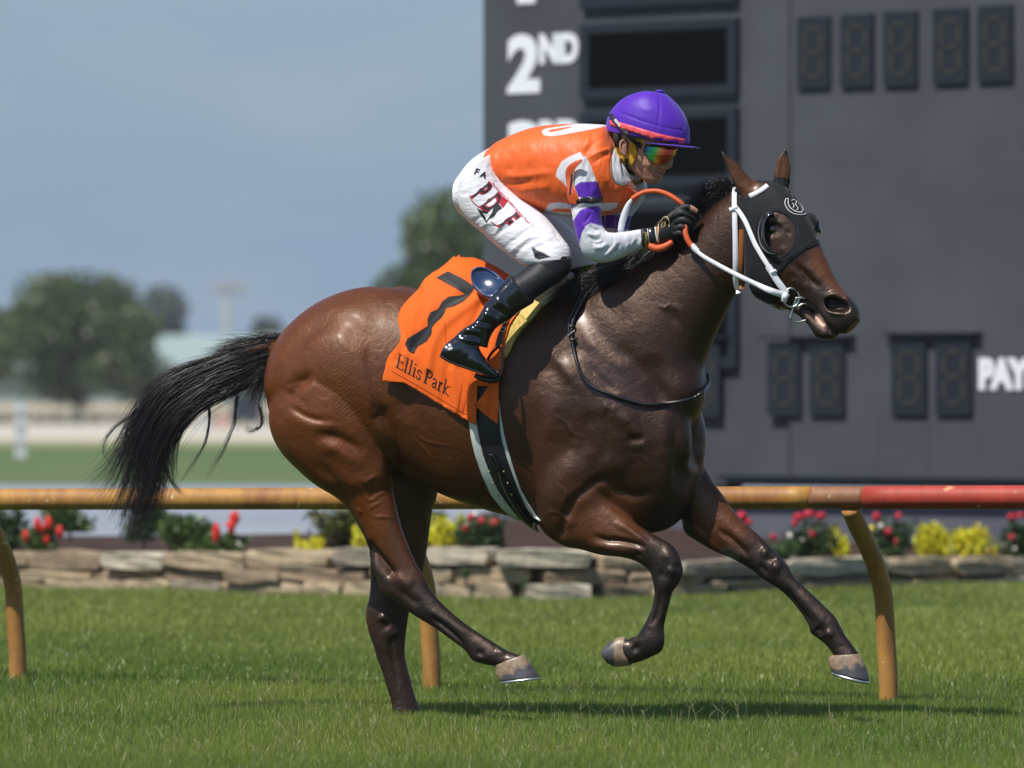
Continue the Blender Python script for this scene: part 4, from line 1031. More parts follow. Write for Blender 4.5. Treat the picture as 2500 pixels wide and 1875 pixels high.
def grass(name, d0, d1, dens_, hmin, hmax, wid, seed, tall=0):
    r = np.random.default_rng(seed)
    area = (d1 - d0) * (d0 + d1) / 2 * 2 * .122; n = int(area * dens_)
    d = np.sqrt(r.random(n) * (d1 ** 2 - d0 ** 2) + d0 ** 2); x = (r.random(n) * 2 - 1) * .122 * d; y = d - D0
    wallm = y < np.array([wall_dy(CX + a / b * FPX) for a, b in zip(x, d)]) if d1 > 36 else np.ones(n, bool)
    x, y = x[wallm], y[wallm]; n = len(x)
    n1 = vnoise(x, y, .9, 1); n2 = vnoise(x, y, 3.1, 2); n3 = vnoise(x + 3, y * .35, 1.3, 3)
    h = hmin + (hmax - hmin) * (r.random(n) * .45 + .35 * n2)
    if not tall: h = h * (.86 + .28 * n3)
    ang = r.random(n) * 6.283; lean = (r.random(n) ** 1.5) * (.55 if not tall else .5); dx = np.cos(ang); dyv = np.sin(ang)
    a2 = r.random(n) * 6.283; wx = np.cos(a2) * wid * (.7 + .6 * r.random(n)); wy = np.sin(a2) * wid * (.7 + .6 * r.random(n))
    B = np.stack([x, y, np.full(n, GZ)], 1); M_ = B + np.stack([dx * lean * h * .30, dyv * lean * h * .30, h * .55], 1); Tp = B + np.stack([dx * lean * h, dyv * lean * h, h * (1 - .3 * lean)], 1)
    W = np.stack([wx, wy, np.zeros(n)], 1)
    V = np.stack([B - W, B + W, M_ + W * .8, M_ - W * .8, Tp], 1).reshape(-1, 3)
    k = np.arange(n)[:, None] * 5
    q = (k + np.array([[0, 1, 2, 3]])); t3 = (k + np.array([[3, 2, 4]]))
    me = bpy.data.meshes.new(name); me.vertices.add(n * 5); me.vertices.foreach_set('co', V.ravel())
    loops = np.concatenate([q, t3], 1).ravel(); me.loops.add(n * 7); me.loops.foreach_set('vertex_index', loops)
    me.polygons.add(n * 2); me.polygons.foreach_set('loop_start', (np.arange(n)[:, None] * 7 + np.array([[0, 4]])).ravel())
    me.update(calc_edges=True); me.materials.append(GRM)
    n4 = vnoise(x + 9, y * .5, .38, 4)
    t = np.clip(-.05 + .45 * n1 + .35 * n3 + .65 * n4 + .25 * r.normal(size=n) * .6, 0, 1)[:, None]
    c = np.array([.080,.165,.022]) * (1 - t) + np.array([.26,.32,.055]) * t
    far = np.clip((y - 2) / 10, 0, 1)[:, None]; c = c * (1 - far * .35) + np.array([.30,.32,.09]) * far * .35 * (0.6 + .8 * n2[:, None])
    dry = (r.random(n) < (.03 if not tall else .4))[:, None]; c = np.where(dry, np.array([.30,.27,.13]), c)
    c = c * (.78 + .52 * r.random((n, 1)))
    col = np.ones((n, 4)); col[:, :3] = c
    ca = me.color_attributes.new('Col', 'FLOAT_COLOR', 'POINT'); ca.data.foreach_set('color', np.repeat(col, 5, 0).ravel())
    o = bpy.data.objects.new(name, me); COL.objects.link(o); return tag(o, kind='stuff', label=None)
grass('turf_grass', 17.6, 21.5, 10500, .056, .080, .0013, 1)
grass('turf_grass', 21.5, 26.5, 8000, .056, .082, .0015, 2)
grass('turf_grass', 26.5, 33.0, 3200, .055, .095, .0026, 3)
grass('turf_grass', 33.0, 42.0, 1600, .055, .105, .0038, 4)
grass('tall_grass_tufts', 18.0, 30.0, 26, .09, .14, .0016, 5, tall=1)
# seed stalks that fork at the tip, as crabgrass does
r = np.random.default_rng(8); Vs = []; Fs = []
for i in range(330):
    d = r.uniform(20.0, 26.0); x = (r.random() * 2 - 1) * .088 * d; b = Vector((x, d - D0, GZ)); h = r.uniform(.09, .125); ln = Vector((r.normal() * .02, r.normal() * .02, h)); tp = b + ln
    segs = [(b, tp, .0009)]
    for k in range(r.integers(2, 4)):
        a = r.uniform(-1, 1); segs.append((tp, tp + Vector((a * .035, r.normal() * .012, .018 + .012 * r.random())), .0008))
    for p, q, w in segs:
        k = len(Vs); Vs += [p + Vector((-w, 0, 0)), p + Vector((w, 0, 0)), q + Vector((w * .7, 0, 0)), q + Vector((-w * .7, 0, 0))]; Fs.append((k, k + 1, k + 2, k + 3))
        k = len(Vs); Vs += [p + Vector((0, -w, 0)), p + Vector((0, w, 0)), q + Vector((0, w * .7, 0)), q + Vector((0, -w * .7, 0))]; Fs.append((k, k + 1, k + 2, k + 3))
tag(mk('grass_seed_stalks', Vs, Fs, mat('straw', (.30,.29,.15), rough=.8), smooth=False), kind='stuff')
# ---------------------------------------------------------------- hooves
HOOF = mat('hoof_horn', vcol=True, rough=0.42, var=0.35, vscale=60, bump=0.4, bscale=150, bdist=.001)
ALU = mat('aluminium_shoe', (0.62, 0.64, 0.66), rough=0.3, metal=0.9)
def hoof(rows, dy, axis0, axis1, shoe):
    o = keep_parent(mkparts('hoof', [limb(rows, dy, PSI, n=40, sub=5)], HOOF), horse)
    a = np.array(axis0, float); d = np.array(axis1, float) - a; L = d @ d
    def f(px, v):
        t = ((px - a) @ d) / L + 0.10 * np.sin(px[:, 0] * .22) + .06 * np.sin(px[:, 1] * .5)
        k = ss(.42, .58, t)[:, None]
        return np.array([.27, .19, .12]) * (1 - k) + np.array([.07, .068, .075]) * k
    vc(o, f)
    if shoe: keep_parent(mkparts('horseshoe', [limb(shoe, dy, PSI, n=40, sub=1)], ALU), horse)
hoof([(1278,1599,1206,1626,.033),(1284,1605,1210,1632,.037),(1302,1630,1213,1650,.043),(1316,1652,1221,1664,.047)], lambda p: yb(p) + NHD, (1245,1612), (1268,1662),
     [(1318,1653,1221,1665,.048),(1320,1658,1223,1671,.048)])
hoof([(2098,1596,2030,1600,.032),(2103,1604,2023,1610,.037),(2115,1634,2025,1626,.043),(2122,1662,2031,1638,.046)], lambda p: yb(p) + .12, (2066,1602), (2078,1654),
     [(2123,1664,2031,1640,.047),(2122,1671,2033,1646,.047)])
hoof([(1526,1556,1540,1624,.030),(1512,1555,1522,1627,.036),(1494,1564,1500,1627,.043),(1480,1576,1486,1620,.042),(1472,1590,1476,1606,.03)], lambda p: yb(p) + NFD, (1522,1592), (1474,1594), None)
hoof([(1066,1766,1010,1786,.036),(1082,1776,1018,1796,.043),(1098,1786,1022,1802,.048)], lambda p: .26, (1040,1776), (1062,1794), None)

# ---------------------------------------------------------------- eye
EYE = mat('eye_dark', (0.006, 0.004, 0.004), rough=0.06, spec=0.8, coat=1.0, coatr=0.02)
p_eye = cast(HB, 1888, 560)[0]
keep_parent(mkparts('eye', [ball(p_eye + Vector((0, .008, 0)), (.024, .015, .019))], EYE), horse)

pn_, nn_ = cast(HB, 2043, 746)
keep_parent(mkparts('nostril_shade', [rotball(pn_ + Vector((-.002, .004, 0)), (.033, .010, .015), (0, R(12), 0), 20)], mat('nostril_shade_black', (.006,.002,.002), rough=.7)), horse)  # dark ball added in the nostril to stand in for its shade
# ---------------------------------------------------------------- mane and tail
HAIR = mat('black_hair', (0.013, 0.009, 0.0085), rough=0.36, spec=0.5, coat=0.2, coatr=0.25)
def hair(name, guides, count, sr, st, rad, seg=14, wave=0.0, wfreq=3.0, parent=None, lmin=0.7, material=None, adj=True, seed=1, clump=0, cs=.6):
    g = np.array([catmull([list(p) for p in q], 8)[np.linspace(0, (len(q) - 1) * 8, seg).round().astype(int)] for q in guides])   # G, seg, 3
    r = np.random.default_rng(seed)
    G = len(g)
    if adj and G > 1:
        u = r.random(count) * (G - 1); i = u.astype(int); f = (u - i)[:, None, None]
        base = g[i] * (1 - f) + g[i + 1] * f
    else:
        base = g[r.integers(0, G, count)]
    t = np.linspace(0, 1, seg)[None, :, None]
    L = (lmin + (1 - lmin) * r.random((count, 1, 1)))
    # shorten by resampling
    tt = np.clip(t * L, 0, 1) * (seg - 1); i0 = np.clip(tt[..., 0].astype(int), 0, seg - 2); fr = tt - i0[..., None]
    rows = np.arange(count)[:, None]
    c = base[rows, i0] * (1 - fr) + base[rows, i0 + 1] * fr
    o0 = r.normal(size=(count, 1, 3)) * sr; o1 = r.normal(size=(count, 1, 3)) * st
    if clump:
        cc = r.normal(size=(clump, 1, 3)) * st; k = r.integers(0, clump, count); o1 = o1 * (1 - cs) + cc[k] * cs * 1.4
        c0 = r.normal(size=(clump, 1, 3)) * sr; o0 = o0 * .6 + c0[k] * .6
    c = c + o0 * (1 - t) + o1 * t ** 1.3
    if wave:
        ph = r.random((count, 1, 3)) * 6.28
        c = c + wave * np.sin(t * wfreq * 6.28 + ph) * (t ** .7) * r.random((count, 1, 1)) * 1.5
    tan = np.gradient(c, axis=1); tan /= np.linalg.norm(tan, axis=2, keepdims=True) + 1e-9
    up = r.normal(size=(count, 1, 3)); n1 = np.cross(tan, up); n1 /= np.linalg.norm(n1, axis=2, keepdims=True) + 1e-9; n2 = np.cross(tan, n1)
    w = rad * (1 - 0.85 * t) * (0.6 + .8 * r.random((count, 1, 1)))
    V = np.stack([c + w * (math.cos(a) * n1 + math.sin(a) * n2) for a in (0, 2.094, 4.189)], 2).reshape(-1, 3)
    k = np.arange(count)[:, None, None] * seg * 3 + np.arange(seg - 1)[None, :, None] * 3
    F_ = []
    for j in range(3):
        a = k + j; b = k + (j + 1) % 3
        F_.append(np.concatenate([a, b, b + 3, a + 3], 2))
    F_ = np.stack(F_, 2).reshape(-1, 4)
    me = bpy.data.meshes.new(name)
    me.vertices.add(len(V)); me.vertices.foreach_set('co', V.ravel())
    me.loops.add(len(F_) * 4); me.loops.foreach_set('vertex_index', F_.ravel())
    me.polygons.add(len(F_)); me.polygons.foreach_set('loop_start', np.arange(len(F_)) * 4)
    me.update(calc_edges=True); me.validate(); me.shade_smooth()
    me.materials.append(material or HAIR)
    o = bpy.data.objects.new(name, me); COL.objects.link(o)
    if parent: keep_parent(o, parent)
    return o
def G(pts, dy): return [P(x, y, dy(x) if callable(dy) else dy) for x, y in pts]
def yt(x): return yb(max(x, 560)) - .01
tail_g = [G([(690,838),(610,850),(520,880),(440,905),(385,940),(340,1000),(300,1080),(262,1135),(205,1180)], yt),
          G([(690,842),(610,862),(530,890),(450,925),(392,965),(350,1040),(318,1110),(290,1190),(262,1240)], yt),
          G([(690,848),(610,875),(530,905),(455,945),(400,995),(362,1070),(340,1150),(312,1230),(292,1290)], yt),
          G([(690,856),(610,890),(530,920),(460,962),(408,1020),(376,1090),(360,1170),(338,1260),(322,1325)], yt),
          G([(688,866),(615,905),(540,940),(470,980),(418,1035),(390,1100),(376,1180),(352,1250),(332,1310)], yt),
          G([(680,880),(620,925),(560,958),(490,990),(432,1035),(404,1090),(396,1150),(376,1215),(350,1275)], yt)]
hair('tail', tail_g, 3900, .010, .024, .0012, seg=22, wave=.006, wfreq=2.2, parent=horse, lmin=.50, seed=3, clump=90, cs=.85)
dockg = [G([(700,826),(650,824),(590,832),(540,845)], yt), G([(700,835),(650,850),(590,880),(550,905)], yt), G([(690,860),(645,890),(600,930),(560,975)], yt), G([(680,880),(650,920),(634,965),(632,1010)], yt)]
hair('tail_hair', dockg, 1500, .010, .022, .0012, seg=10, wave=.006, wfreq=1.6, parent=horse, lmin=.6, seed=5, clump=40, cs=.6)
tops = [G([(640,832),(600,830),(560,832),(522,838)], yt), G([(620,836),(580,846),(540,852),(500,860)], yt), G([(600,846),(560,858),(520,872),(480,880)], yt)]
hair('tail_wisp', tops, 300, .008, .016, .0009, seg=9, wave=.004, parent=horse, lmin=.5, seed=6, clump=14)
for i, g in enumerate([[(580,965),(575,1000),(572,1033),(551,1087),(525,1134),(495,1183)], [(510,990),(511,1033),(500,1084),(475,1127),(438,1183)], [(480,1000),(471,1020),(446,1055),(424,1091),(420,1142),(431,1189),(449,1214)],
                       [(335,1000),(322,1014),(287,1037),(258,1069),(251,1105),(266,1136)], [(634,990),(641,1033),(620,1050),(601,1049),(612,1033)], [(400,1120),(415,1170),(440,1200),(452,1216)], [(470,1010),(440,1060),(428,1120),(433,1170)]]):
    hair('tail_wisp', [G(g, yt)], 26, .004, .007, .0008, seg=14, wave=.004, parent=horse, lmin=.75, seed=20 + i, adj=False)
# mane: short along the crest, long over the withers
cr_ = [(1796,462),(1770,474),(1745,496),(1715,524),(1695,548),(1675,574),(1650,600),(1620,618)]
mane_g = []
for i, (x, y) in enumerate(cr_):
    l = 1.0 if i < 5 else .8
    mane_g.append(G([(x + 6, y + 6), (x - 4 * l, y - 14 * l), (x - 22 * l, y - 24 * l), (x - 44 * l, y - 18 * l), (x - 58 * l, y - 2)], lambda q: yb(1720) + .01))
hair('mane', mane_g, 1500, .008, .020, .0018, seg=10, wave=.010, wfreq=1.3, parent=horse, lmin=.35, seed=9, clump=60, cs=.7)
mane_h = []
for i, (x, y) in enumerate([(1690,556),(1650,590),(1600,622),(1560,642),(1520,654),(1480,664),(1440,676)]):
    mane_h.append(G([(x, y + 4), (x - 26, y + 6), (x - 60, y + 24), (x - 92, y + 48), (x - 118, y + 66)], lambda q: yb(1500) - .075))
hair('mane_lock', mane_h, 1500, .012, .020, .0017, seg=12, wave=.008, wfreq=1.5, parent=horse, lmin=.4, seed=11, clump=50, cs=.6)
hair('mane_lock', [G([(1450,668),(1420,690),(1380,704),(1330,716),(1290,712)], -.22), G([(1460,676),(1430,704),(1390,724),(1350,735),(1310,742)], -.25)], 90, .012, .02, .0008, seg=12, wave=.006, parent=horse, lmin=.5, seed=12)

# ---------------------------------------------------------------- cloth form, saddlecloth
form = Skin([limb([(945,770,930,1100,.285),(975,742,965,1150,.29),(1010,716,1005,1180,.285),(1048,672,1040,1200,.285),(1087,646,1080,1216,.28),(1123,630,1112,1225,.275),(1156,631,1150,1235,.28),(1190,646,1185,1245,.285),(1240,676,1230,1255,.285),(1310,696,1290,1270,.27),(1380,705,1360,1280,.24)], yb, PSI, n=72, sub=6, k=2.15)], .008, 12)
FB = form.bvh()
cl_out = smooth_loop([(1123,636),(1087,655),(1048,686),(1022,714),(999,739),(982,763),(977,787),(982,814),(980,835),(969,853),(952,873),(944,898),(950,913)], 3)[:-3] + \
    [(990,935),(1036,962),(1081,989),(1117,1010),(1165,1037),(1166,992),(1168,942),(1195,944),(1178,968),(1162,989),(1188,1014),(1216,1034),(1219,1000),(1219,935),(1232,890),(1232,840),(1246,795),(1268,763),(1292,742),(1290,712),(1262,690),(1236,677),(1216,663),(1189,649),(1156,637)]
folds = [([(1165,735),(1120,770),(1085,800),(1060,850),(1050,900)], 11, .010), ([(1150,722),(1100,745),(1066,775),(1046,806),(1012,850)], 12, -.008), ([(1180,740),(1150,800),(1110,860),(1090,930),(1085,985)], 9, -.008),
         ([(1046,690),(1030,740),(1010,780),(1000,830),(985,880)], 10, .008), ([(1030,715),(1005,765),(992,805),(994,840),(975,880)], 8, -.008), ([(1060,676),(1090,690),(1120,712)], 10, .005),
         ([(1120,900),(1135,960),(1140,1010)], 7, -.006), ([(1105,905),(1115,960),(1118,1000)], 7, .006), ([(1150,880),(1152,950),(1150,1020)], 7, .006), ([(1205,950),(1200,990),(1190,1020)], 6, -.006), ([(1215,800),(1195,880),(1190,940)], 9, .006),
         ([(1200,740),(1190,800),(1170,850)], 8, -.006), ([(1185,712),(1195,722),(1205,735)], 6, .006)]
fd = [(catmull(f[0], 4), f[1], f[2]) for f in folds]
def fold_fn(x, y):
    q = np.array([x, y]); h = 0.0
    for c, w, a in fd:
        ab = c[1:] - c[:-1]; t = np.clip(((q - c[:-1]) * ab).sum(1) / (ab * ab).sum(1), 0, 1)
        d = np.linalg.norm(q - c[:-1] - t[:, None] * ab, axis=1).min()
        if d < 3 * w: h += a * math.exp(-(d / w) ** 2)
    return h
ORANGE = mat('orange_cloth', (0.80, 0.130, 0.011), rough=0.75, spec=0.25, var=0.06, vscale=30, bump=0.25, bscale=900, bdist=.0006)
def cloth_bottom(px, v): return 0
scloth = empty('saddlecloth', (0, 0, 0), 'orange racing saddlecloth with a black number 1 laid over the back of the horse', 'saddlecloth')
cloth = patch('cloth', cl_out, FB, ORANGE, None, off=.014, step=5, thick=.003, fn=fold_fn, over=HB)
keep_parent(cloth, scloth)
dg = bpy.context.evaluated_depsgraph_get()
def bvh_of(*objs):
    V = []; F_ = []
    for o in objs:
        dgx = bpy.context.evaluated_depsgraph_get(); ev = o.evaluated_get(dgx); me = ev.to_mesh(); off = len(V)
        mw = o.matrix_world
        V += [tuple(mw @ v.co) for v in me.vertices]; F_ += [tuple(i + off for i in p.vertices) for p in me.polygons]; ev.to_mesh_clear()
    return BVHTree.FromPolygons(V, F_)
bpy.context.view_layer.update()
CB = bvh_of(cloth)
NUMB = mat('black_number_felt', (0.012, 0.012, 0.015), rough=0.6, spec=0.35)
patch('number', [(1066,678),(1094,663),(1128,680),(1160,701),(1150,716),(1132,736),(1108,748),(1090,752),(1084,766),(1078,776),(1064,788),(1055,799),(1054,815),(1042,833),(1020,846),(1010,864),(996,856),(989,840),(996,826),(1021,811),(1044,796),(1044,778),(1051,763),(1070,754),(1080,736),(1097,724),(1120,722),(1136,718),(1106,700)], CB, NUMB, scloth, off=.0018, step=5)
# hem stitching and seams
STITCH = mat('orange_seam', (0.62, 0.085, 0.008), rough=0.8)
line('hem', [(957,905),(994,926),(1040,952),(1085,979),(1121,1000),(1163,1024)], .0022, CB, STITCH, scloth)
line('hem', [(1166,985),(1192,1006),(1216,1024)], .0022, CB, STITCH, scloth)
line('seam', [(1146,930),(1138,970),(1128,1008)], .0020, CB, STITCH, scloth)
line('seam', [(1128,935),(1122,970),(1116,1004)], .0020, CB, STITCH, scloth)
line('seam', [(1086,784),(1087,820),(1090,850)], .0018, CB, STITCH, scloth)
# serif letters, drawn as pen strokes
GL = {'E': (.62, [([(.14,0),(.14,1)],.13), ([(0,.02),(.58,.02),(.60,.2)],.05), ([(0,.98),(.55,.98),(.57,.82)],.05), ([(.14,.52),(.44,.52)],.05), ([(.44,.42),(.44,.62)],.04)]),
      'l': (.32, [([(.15,0),(.15,1.02)],.11), ([(.02,.02),(.29,.02)],.05), ([(.02,1.0),(.15,1.0)],.05)]),
      'i': (.32, [([(.15,0),(.15,.64)],.11), ([(.02,.02),(.29,.02)],.05), ([(.02,.62),(.15,.62)],.05), ([(.15,.82),(.15,.92)],.12)]),
      's': (.42, [([(.34,.48),(.33,.6),(.2,.64),(.07,.56),(.08,.44),(.2,.35),(.33,.26),(.35,.12),(.22,.0),(.08,.03),(.05,.18)],.085)]),
      'P': (.62, [([(.14,0),(.14,1)],.13), ([(0,.02),(.30,.02)],.05), ([(0,.98),(.30,.98),(.5,.93),(.56,.75),(.5,.56),(.32,.50),(.14,.50)],.085)]),
      'a': (.46, [([(.07,.5),(.12,.62),(.25,.64),(.33,.55),(.33,.1),(.38,.02),(.46,.04)],.085), ([(.33,.38),(.15,.32),(.06,.18),(.1,.04),(.2,.02),(.33,.14)],.075)]),
      'r': (.42, [([(.14,0),(.14,.62)],.11), ([(.02,.02),(.30,.02)],.05), ([(.02,.62),(.14,.62)],.05), ([(.14,.42),(.24,.6),(.38,.6)],.085)]),
      'k': (.58, [([(.12,0),(.12,1.02)],.11), ([(0,.02),(.26,.02)],.05), ([(0,1.0),(.12,1.0)],.05), ([(.12,.28),(.42,.62)],.05), ([(.2,.36),(.36,.12),(.48,.02),(.6,.02)],.085), ([(.32,.62),(.54,.62)],.05)])}
def pen(name, text, path, size, bvh, material, parent, slant=(0, 0)):
    """path: baseline start, direction (px per em), up vector per em"""
    o, ux, uy = path; x0 = 0
    for ch in text:
        if ch == ' ': x0 += .22; continue
        adv, st = GL[ch]; quads = []; V = []; F_ = []
        for pts, w in st:
            c = dens(pts, .12, closed=False); n = len(c)
            for i, q in enumerate(c):
                a = c[max(0, i - 1)]; b = c[min(n - 1, i + 1)]; tx, ty = b[0] - a[0], b[1] - a[1]; L = math.hypot(tx, ty) or 1
                for s in (-1, 1):
                    gx = q[0] - ty / L * w / 2 * s + x0; gy = q[1] + tx / L * w / 2 * s
                    px_ = o[0] + gx * ux[0] + gy * uy[0]; py_ = o[1] + gx * ux[1] + gy * uy[1]
                    V.append(cast(bvh, px_, py_, .0016)[0])
                if i: k = len(V); F_.append((k - 4, k - 3, k - 1, k - 2))
        keep_parent(mk('letter', V, F_, material, smooth=False), parent)
        x0 += adv + .03
pen('letters', 'Ellis Park', ((966,896), (28.5,15.6), (7.5,-34)), 1, CB, NUMB, scloth)

# ---------------------------------------------------------------- saddle
saddle = empty('saddle', (0, 0, 0), 'small dark blue racing saddle with cream foam pad, black girth and stirrup', 'saddle')
BLUE = mat('blue_patent', (0.012, 0.035, 0.10), rough=0.22, spec=0.6, coat=0.8, coatr=0.08)
BLK = np.array([0.0125, 0.0095, 0.0092])
bpy.context.view_layer.update()
sp2 = smooth_loop([(1152,668),(1160,656),(1178,654),(1202,664),(1224,682),(1236,700),(1222,716),(1196,724),(1172,712),(1157,692)], 3)
v2, f2 = fill2d(sp2, 6)
def seat_pt(x, y):
    u = (x - 1192) / 44; w_ = (y - 690) / 36; return P(x, y, -.235 - .004 * (x - 1192) / 10 - .009 * (y - 690) / 10 - .022 * (u * u + w_ * w_))
so = mk('seat', [seat_pt(x, y) for x, y in v2], [q if ((Vector(v2[q[1]]) - Vector(v2[q[0]])).to_3d().cross((Vector(v2[q[2]]) - Vector(v2[q[0]])).to_3d())).z < 0 else (q[0], q[2], q[1]) for q in f2], BLUE)
m_ = so.modifiers.new('s', 'SOLIDIFY'); m_.thickness = .016; m_.offset = -1; keep_parent(so, saddle)
keep_parent(mkparts('seat_piping', [tube3([seat_pt(*q) for q in sp2] + [seat_pt(*sp2[0])], .0042, n=8, sub=2)], mat('blue_piping', (.012,.045,.15), rough=.35)), saddle)
keep_parent(mkparts('flap', [limb([(1230,690,1180,712,.10),(1300,690,1250,720,.13),(1360,680,1320,720,.12),(1392,664,1372,700,.08)], lambda p: yb(p) - .02, PSI, n=32, sub=5)], mat('dark_saddle_leather', (.012,.014,.02), rough=.35)), saddle)
FOAM = mat('cream_foam', (0.72, 0.66, 0.40), rough=0.9, var=.08, vscale=40, bump=.4, bscale=300)
FOAMY = mat('yellow_foam', (0.70, 0.52, 0.17), rough=0.9, var=.10, vscale=40, bump=.4, bscale=300)
FOAMD = mat('worn_yellow_foam', (0.56, 0.41, 0.11), rough=0.95, var=.30, vscale=90, bump=.6, bscale=300)
PB = HB
patch('pad', [(1396,664),(1394,672),(1379,702),(1350,732),(1324,752),(1306,734),(1330,706),(1358,684),(1380,668)], PB, FOAM, saddle, off=.030, step=6, thick=.028)
patch('pad', [(1323,753),(1308,772),(1292,790),(1270,778),(1284,757),(1305,735)], PB, FOAMY, saddle, off=.030, step=6, thick=.028)
patch('pad', [(1291,791),(1275,808),(1262,826),(1252,846),(1244,865),(1235,877),(1229,866),(1231,841),(1244,806),(1269,779)], PB, FOAMD, saddle, off=.030, step=6, thick=.028)
GIRW = mat('white_girth_sleeve', (0.62, 0.66, 0.60), rough=0.65, var=.05, vscale=30)
GIRB = mat('black_girth_web', (0.010, 0.011, 0.015), rough=0.55)
keep = patch('girth_edge', [(1146,1026),(1151,1068),(1161,1110),(1180,1163),(1199,1203),(1227,1239),(1252,1260),(1272,1268),(1260,1246),(1237,1221),(1218,1192),(1199,1154),(1183,1111),(1173,1069),(1167,1026)], HB, GIRW, saddle, off=.008, step=7, thick=.006)
patch('girth_edge', [(1218,965),(1219,1030),(1223,1066),(1235,1110),(1252,1157),(1267,1197),(1284,1233),(1303,1258),(1322,1272),(1307,1252),(1290,1227),(1273,1195),(1258,1153),(1243,1104),(1231,1060),(1223,1013)], HB, GIRW, saddle, off=.008, step=7, thick=.006)
patch('girth', [(1160,935),(1166,1034),(1172,1068),(1182,1110),(1198,1153),(1217,1191),(1236,1220),(1259,1245),(1274,1264),(1316,1276),(1303,1260),(1285,1234),(1268,1198),(1253,1158),(1236,1111),(1224,1067),(1220,1031),(1219,930)], HB, GIRB, saddle, off=.011, step=7, thick=.005)
LEATH = mat('black_leather', (0.012, 0.011, 0.012), rough=0.3, spec=0.6, coat=.3)
BRASS = mat('brass_rivet', (0.30, 0.24, 0.09), rough=0.35, metal=0.8)
line('billet', [(1205,1112),(1214,1140),(1228,1175),(1250,1215),(1278,1250),(1300,1270),(1322,1284)], .040, HB, LEATH, saddle, off=.020, thick=.003)
line('billet', [(1221,1146),(1232,1180),(1256,1222),(1288,1262),(1320,1286)], .004, HB, mat('worn_edge', (.25,.2,.15), rough=.5), saddle, off=.026)
for x, y in [(1200,1144),(1234,1145),(1209,1172),(1244,1172),(1222,1200),(1254,1198)]:
    keep_parent(mkparts('rivet', [ball(cast(HB, x, y, .0275)[0], (.0045, .003, .0045), 10)], BRASS), saddle)
lp = [cast(HB, x, y, .030)[0] for x, y in [(1218,1140),(1210,1126),(1203,1112),(1200,1106),(1206,1106),(1214,1120),(1222,1142)]]
keep_parent(mkparts('buckle_loop', [tube3(lp, .004)], LEATH), saddle)
# far side of the girth, seen under the belly between the forelegs
gf = [P(1590,1298,yb(1590) + .02), P(1560,1285,yb(1560) - .03), P(1540,1270,yb(1540) - .08)]
# ---------------------------------------------------------------- stirrup
IRON = mat('black_iron', (0.018, 0.020, 0.024), rough=0.25, metal=0.6, coat=.4)
SD = -.375
print('FLANK', cast(HB,1190,880)[0].y, cast(HB,1140,850)[0].y, cast(HB,1260,720)[0].y, cast(HB,1640,590)[0].y)
stl = [P(1232,905,SD+.02), P(1224,925,SD), P(1206,926,SD-.01), P(1190,914,SD-.01)]
arch = [P(1186,905,SD + .05), P(1188,885,SD + .045), P(1200,862,SD + .03), P(1216,848,SD + .01), P(1224,856,SD), P(1226,880,SD - .01), P(1220,905,SD - .02), P(1206,922,SD - .02)]
keep_parent(mkparts('stirrup', [tube3(arch, .0055), tube3([P(1160,916,SD + .0), P(1185,926,SD - .01), P(1206,928,SD - .02), P(1222,922,SD - .01)], [.010,.012,.012,.009])], IRON), saddle)
keep_parent(mkparts('stirrup_leather', [limb([(1238,790,1230,786,.012),(1226,820,1216,816,.012),(1222,850,1208,846,.012)], SD + .03, 0, n=12)], mat('grey_leather', (.05,.055,.065), rough=.5)), saddle)
line('stirrup_leather', [(1252,778),(1240,802),(1232,828),(1228,850)], .010, HB, LEATH, saddle, off=.05)
keep_parent(mkparts('buckle', [tube3([P(1222,800,SD), P(1232,800,SD), P(1234,808,SD), P(1220,808,SD)], .0022, n=8)], mat('steel', (.5,.5,.5), rough=.25, metal=1)), saddle)

# ---------------------------------------------------------------- breast strap
yoke = empty('breast_strap', (0, 0, 0), 'thin black leather neck strap hanging round the shoulder of the horse', 'strap')
def surf(pts, off, sub=4):
    c = catmull(pts, sub); return [cast(HB, q[0], q[1], off, yb(q[0]) - .2)[0] for q in c]
ypts = [(1451,700),(1430,730),(1411,762),(1400,790),(1398,822),(1402,852),(1408,880),(1419,912),(1440,939),(1467,955),(1496,967),(1535,979),(1575,988),(1616,988),(1657,979),(1690,970)]
yp = surf(ypts, .012); yp2 = [p for p in yp] + [P(1712,960,yb(1712) - .10), P(1724,948,yb(1724) - .02), P(1730,934,yb(1730) + .05), P(1727,912,yb(1727) + .08)]
keep_parent(mkparts('strap', [tube3(yp2, .0068, sub=2)], LEATH), yoke)
yb2 = surf([(1440,704),(1418,732),(1402,762),(1392,790),(1392,812),(1396,830)], .014)
keep_parent(mkparts('strap', [tube3(yb2, .0050, sub=2)], LEATH), yoke)
for (x, y) in [(1424,738),(1399,800),(1402,832)]:
    c = cast(HB, x, y, .014)[0]; keep_parent(mkparts('keeper', [ball(c, (.014, .008, .007), 12)], LEATH), yoke)
c0 = [cast(HB, x, y, .024)[0] for x, y in ((1391,826),(1396,820),(1402,816),(1408,812))]
keep_parent(mkparts('buckle', [tube3(c0, .0028, n=8)], mat('steel_buckle', (.6,.58,.52), rough=.25, metal=1)), yoke)
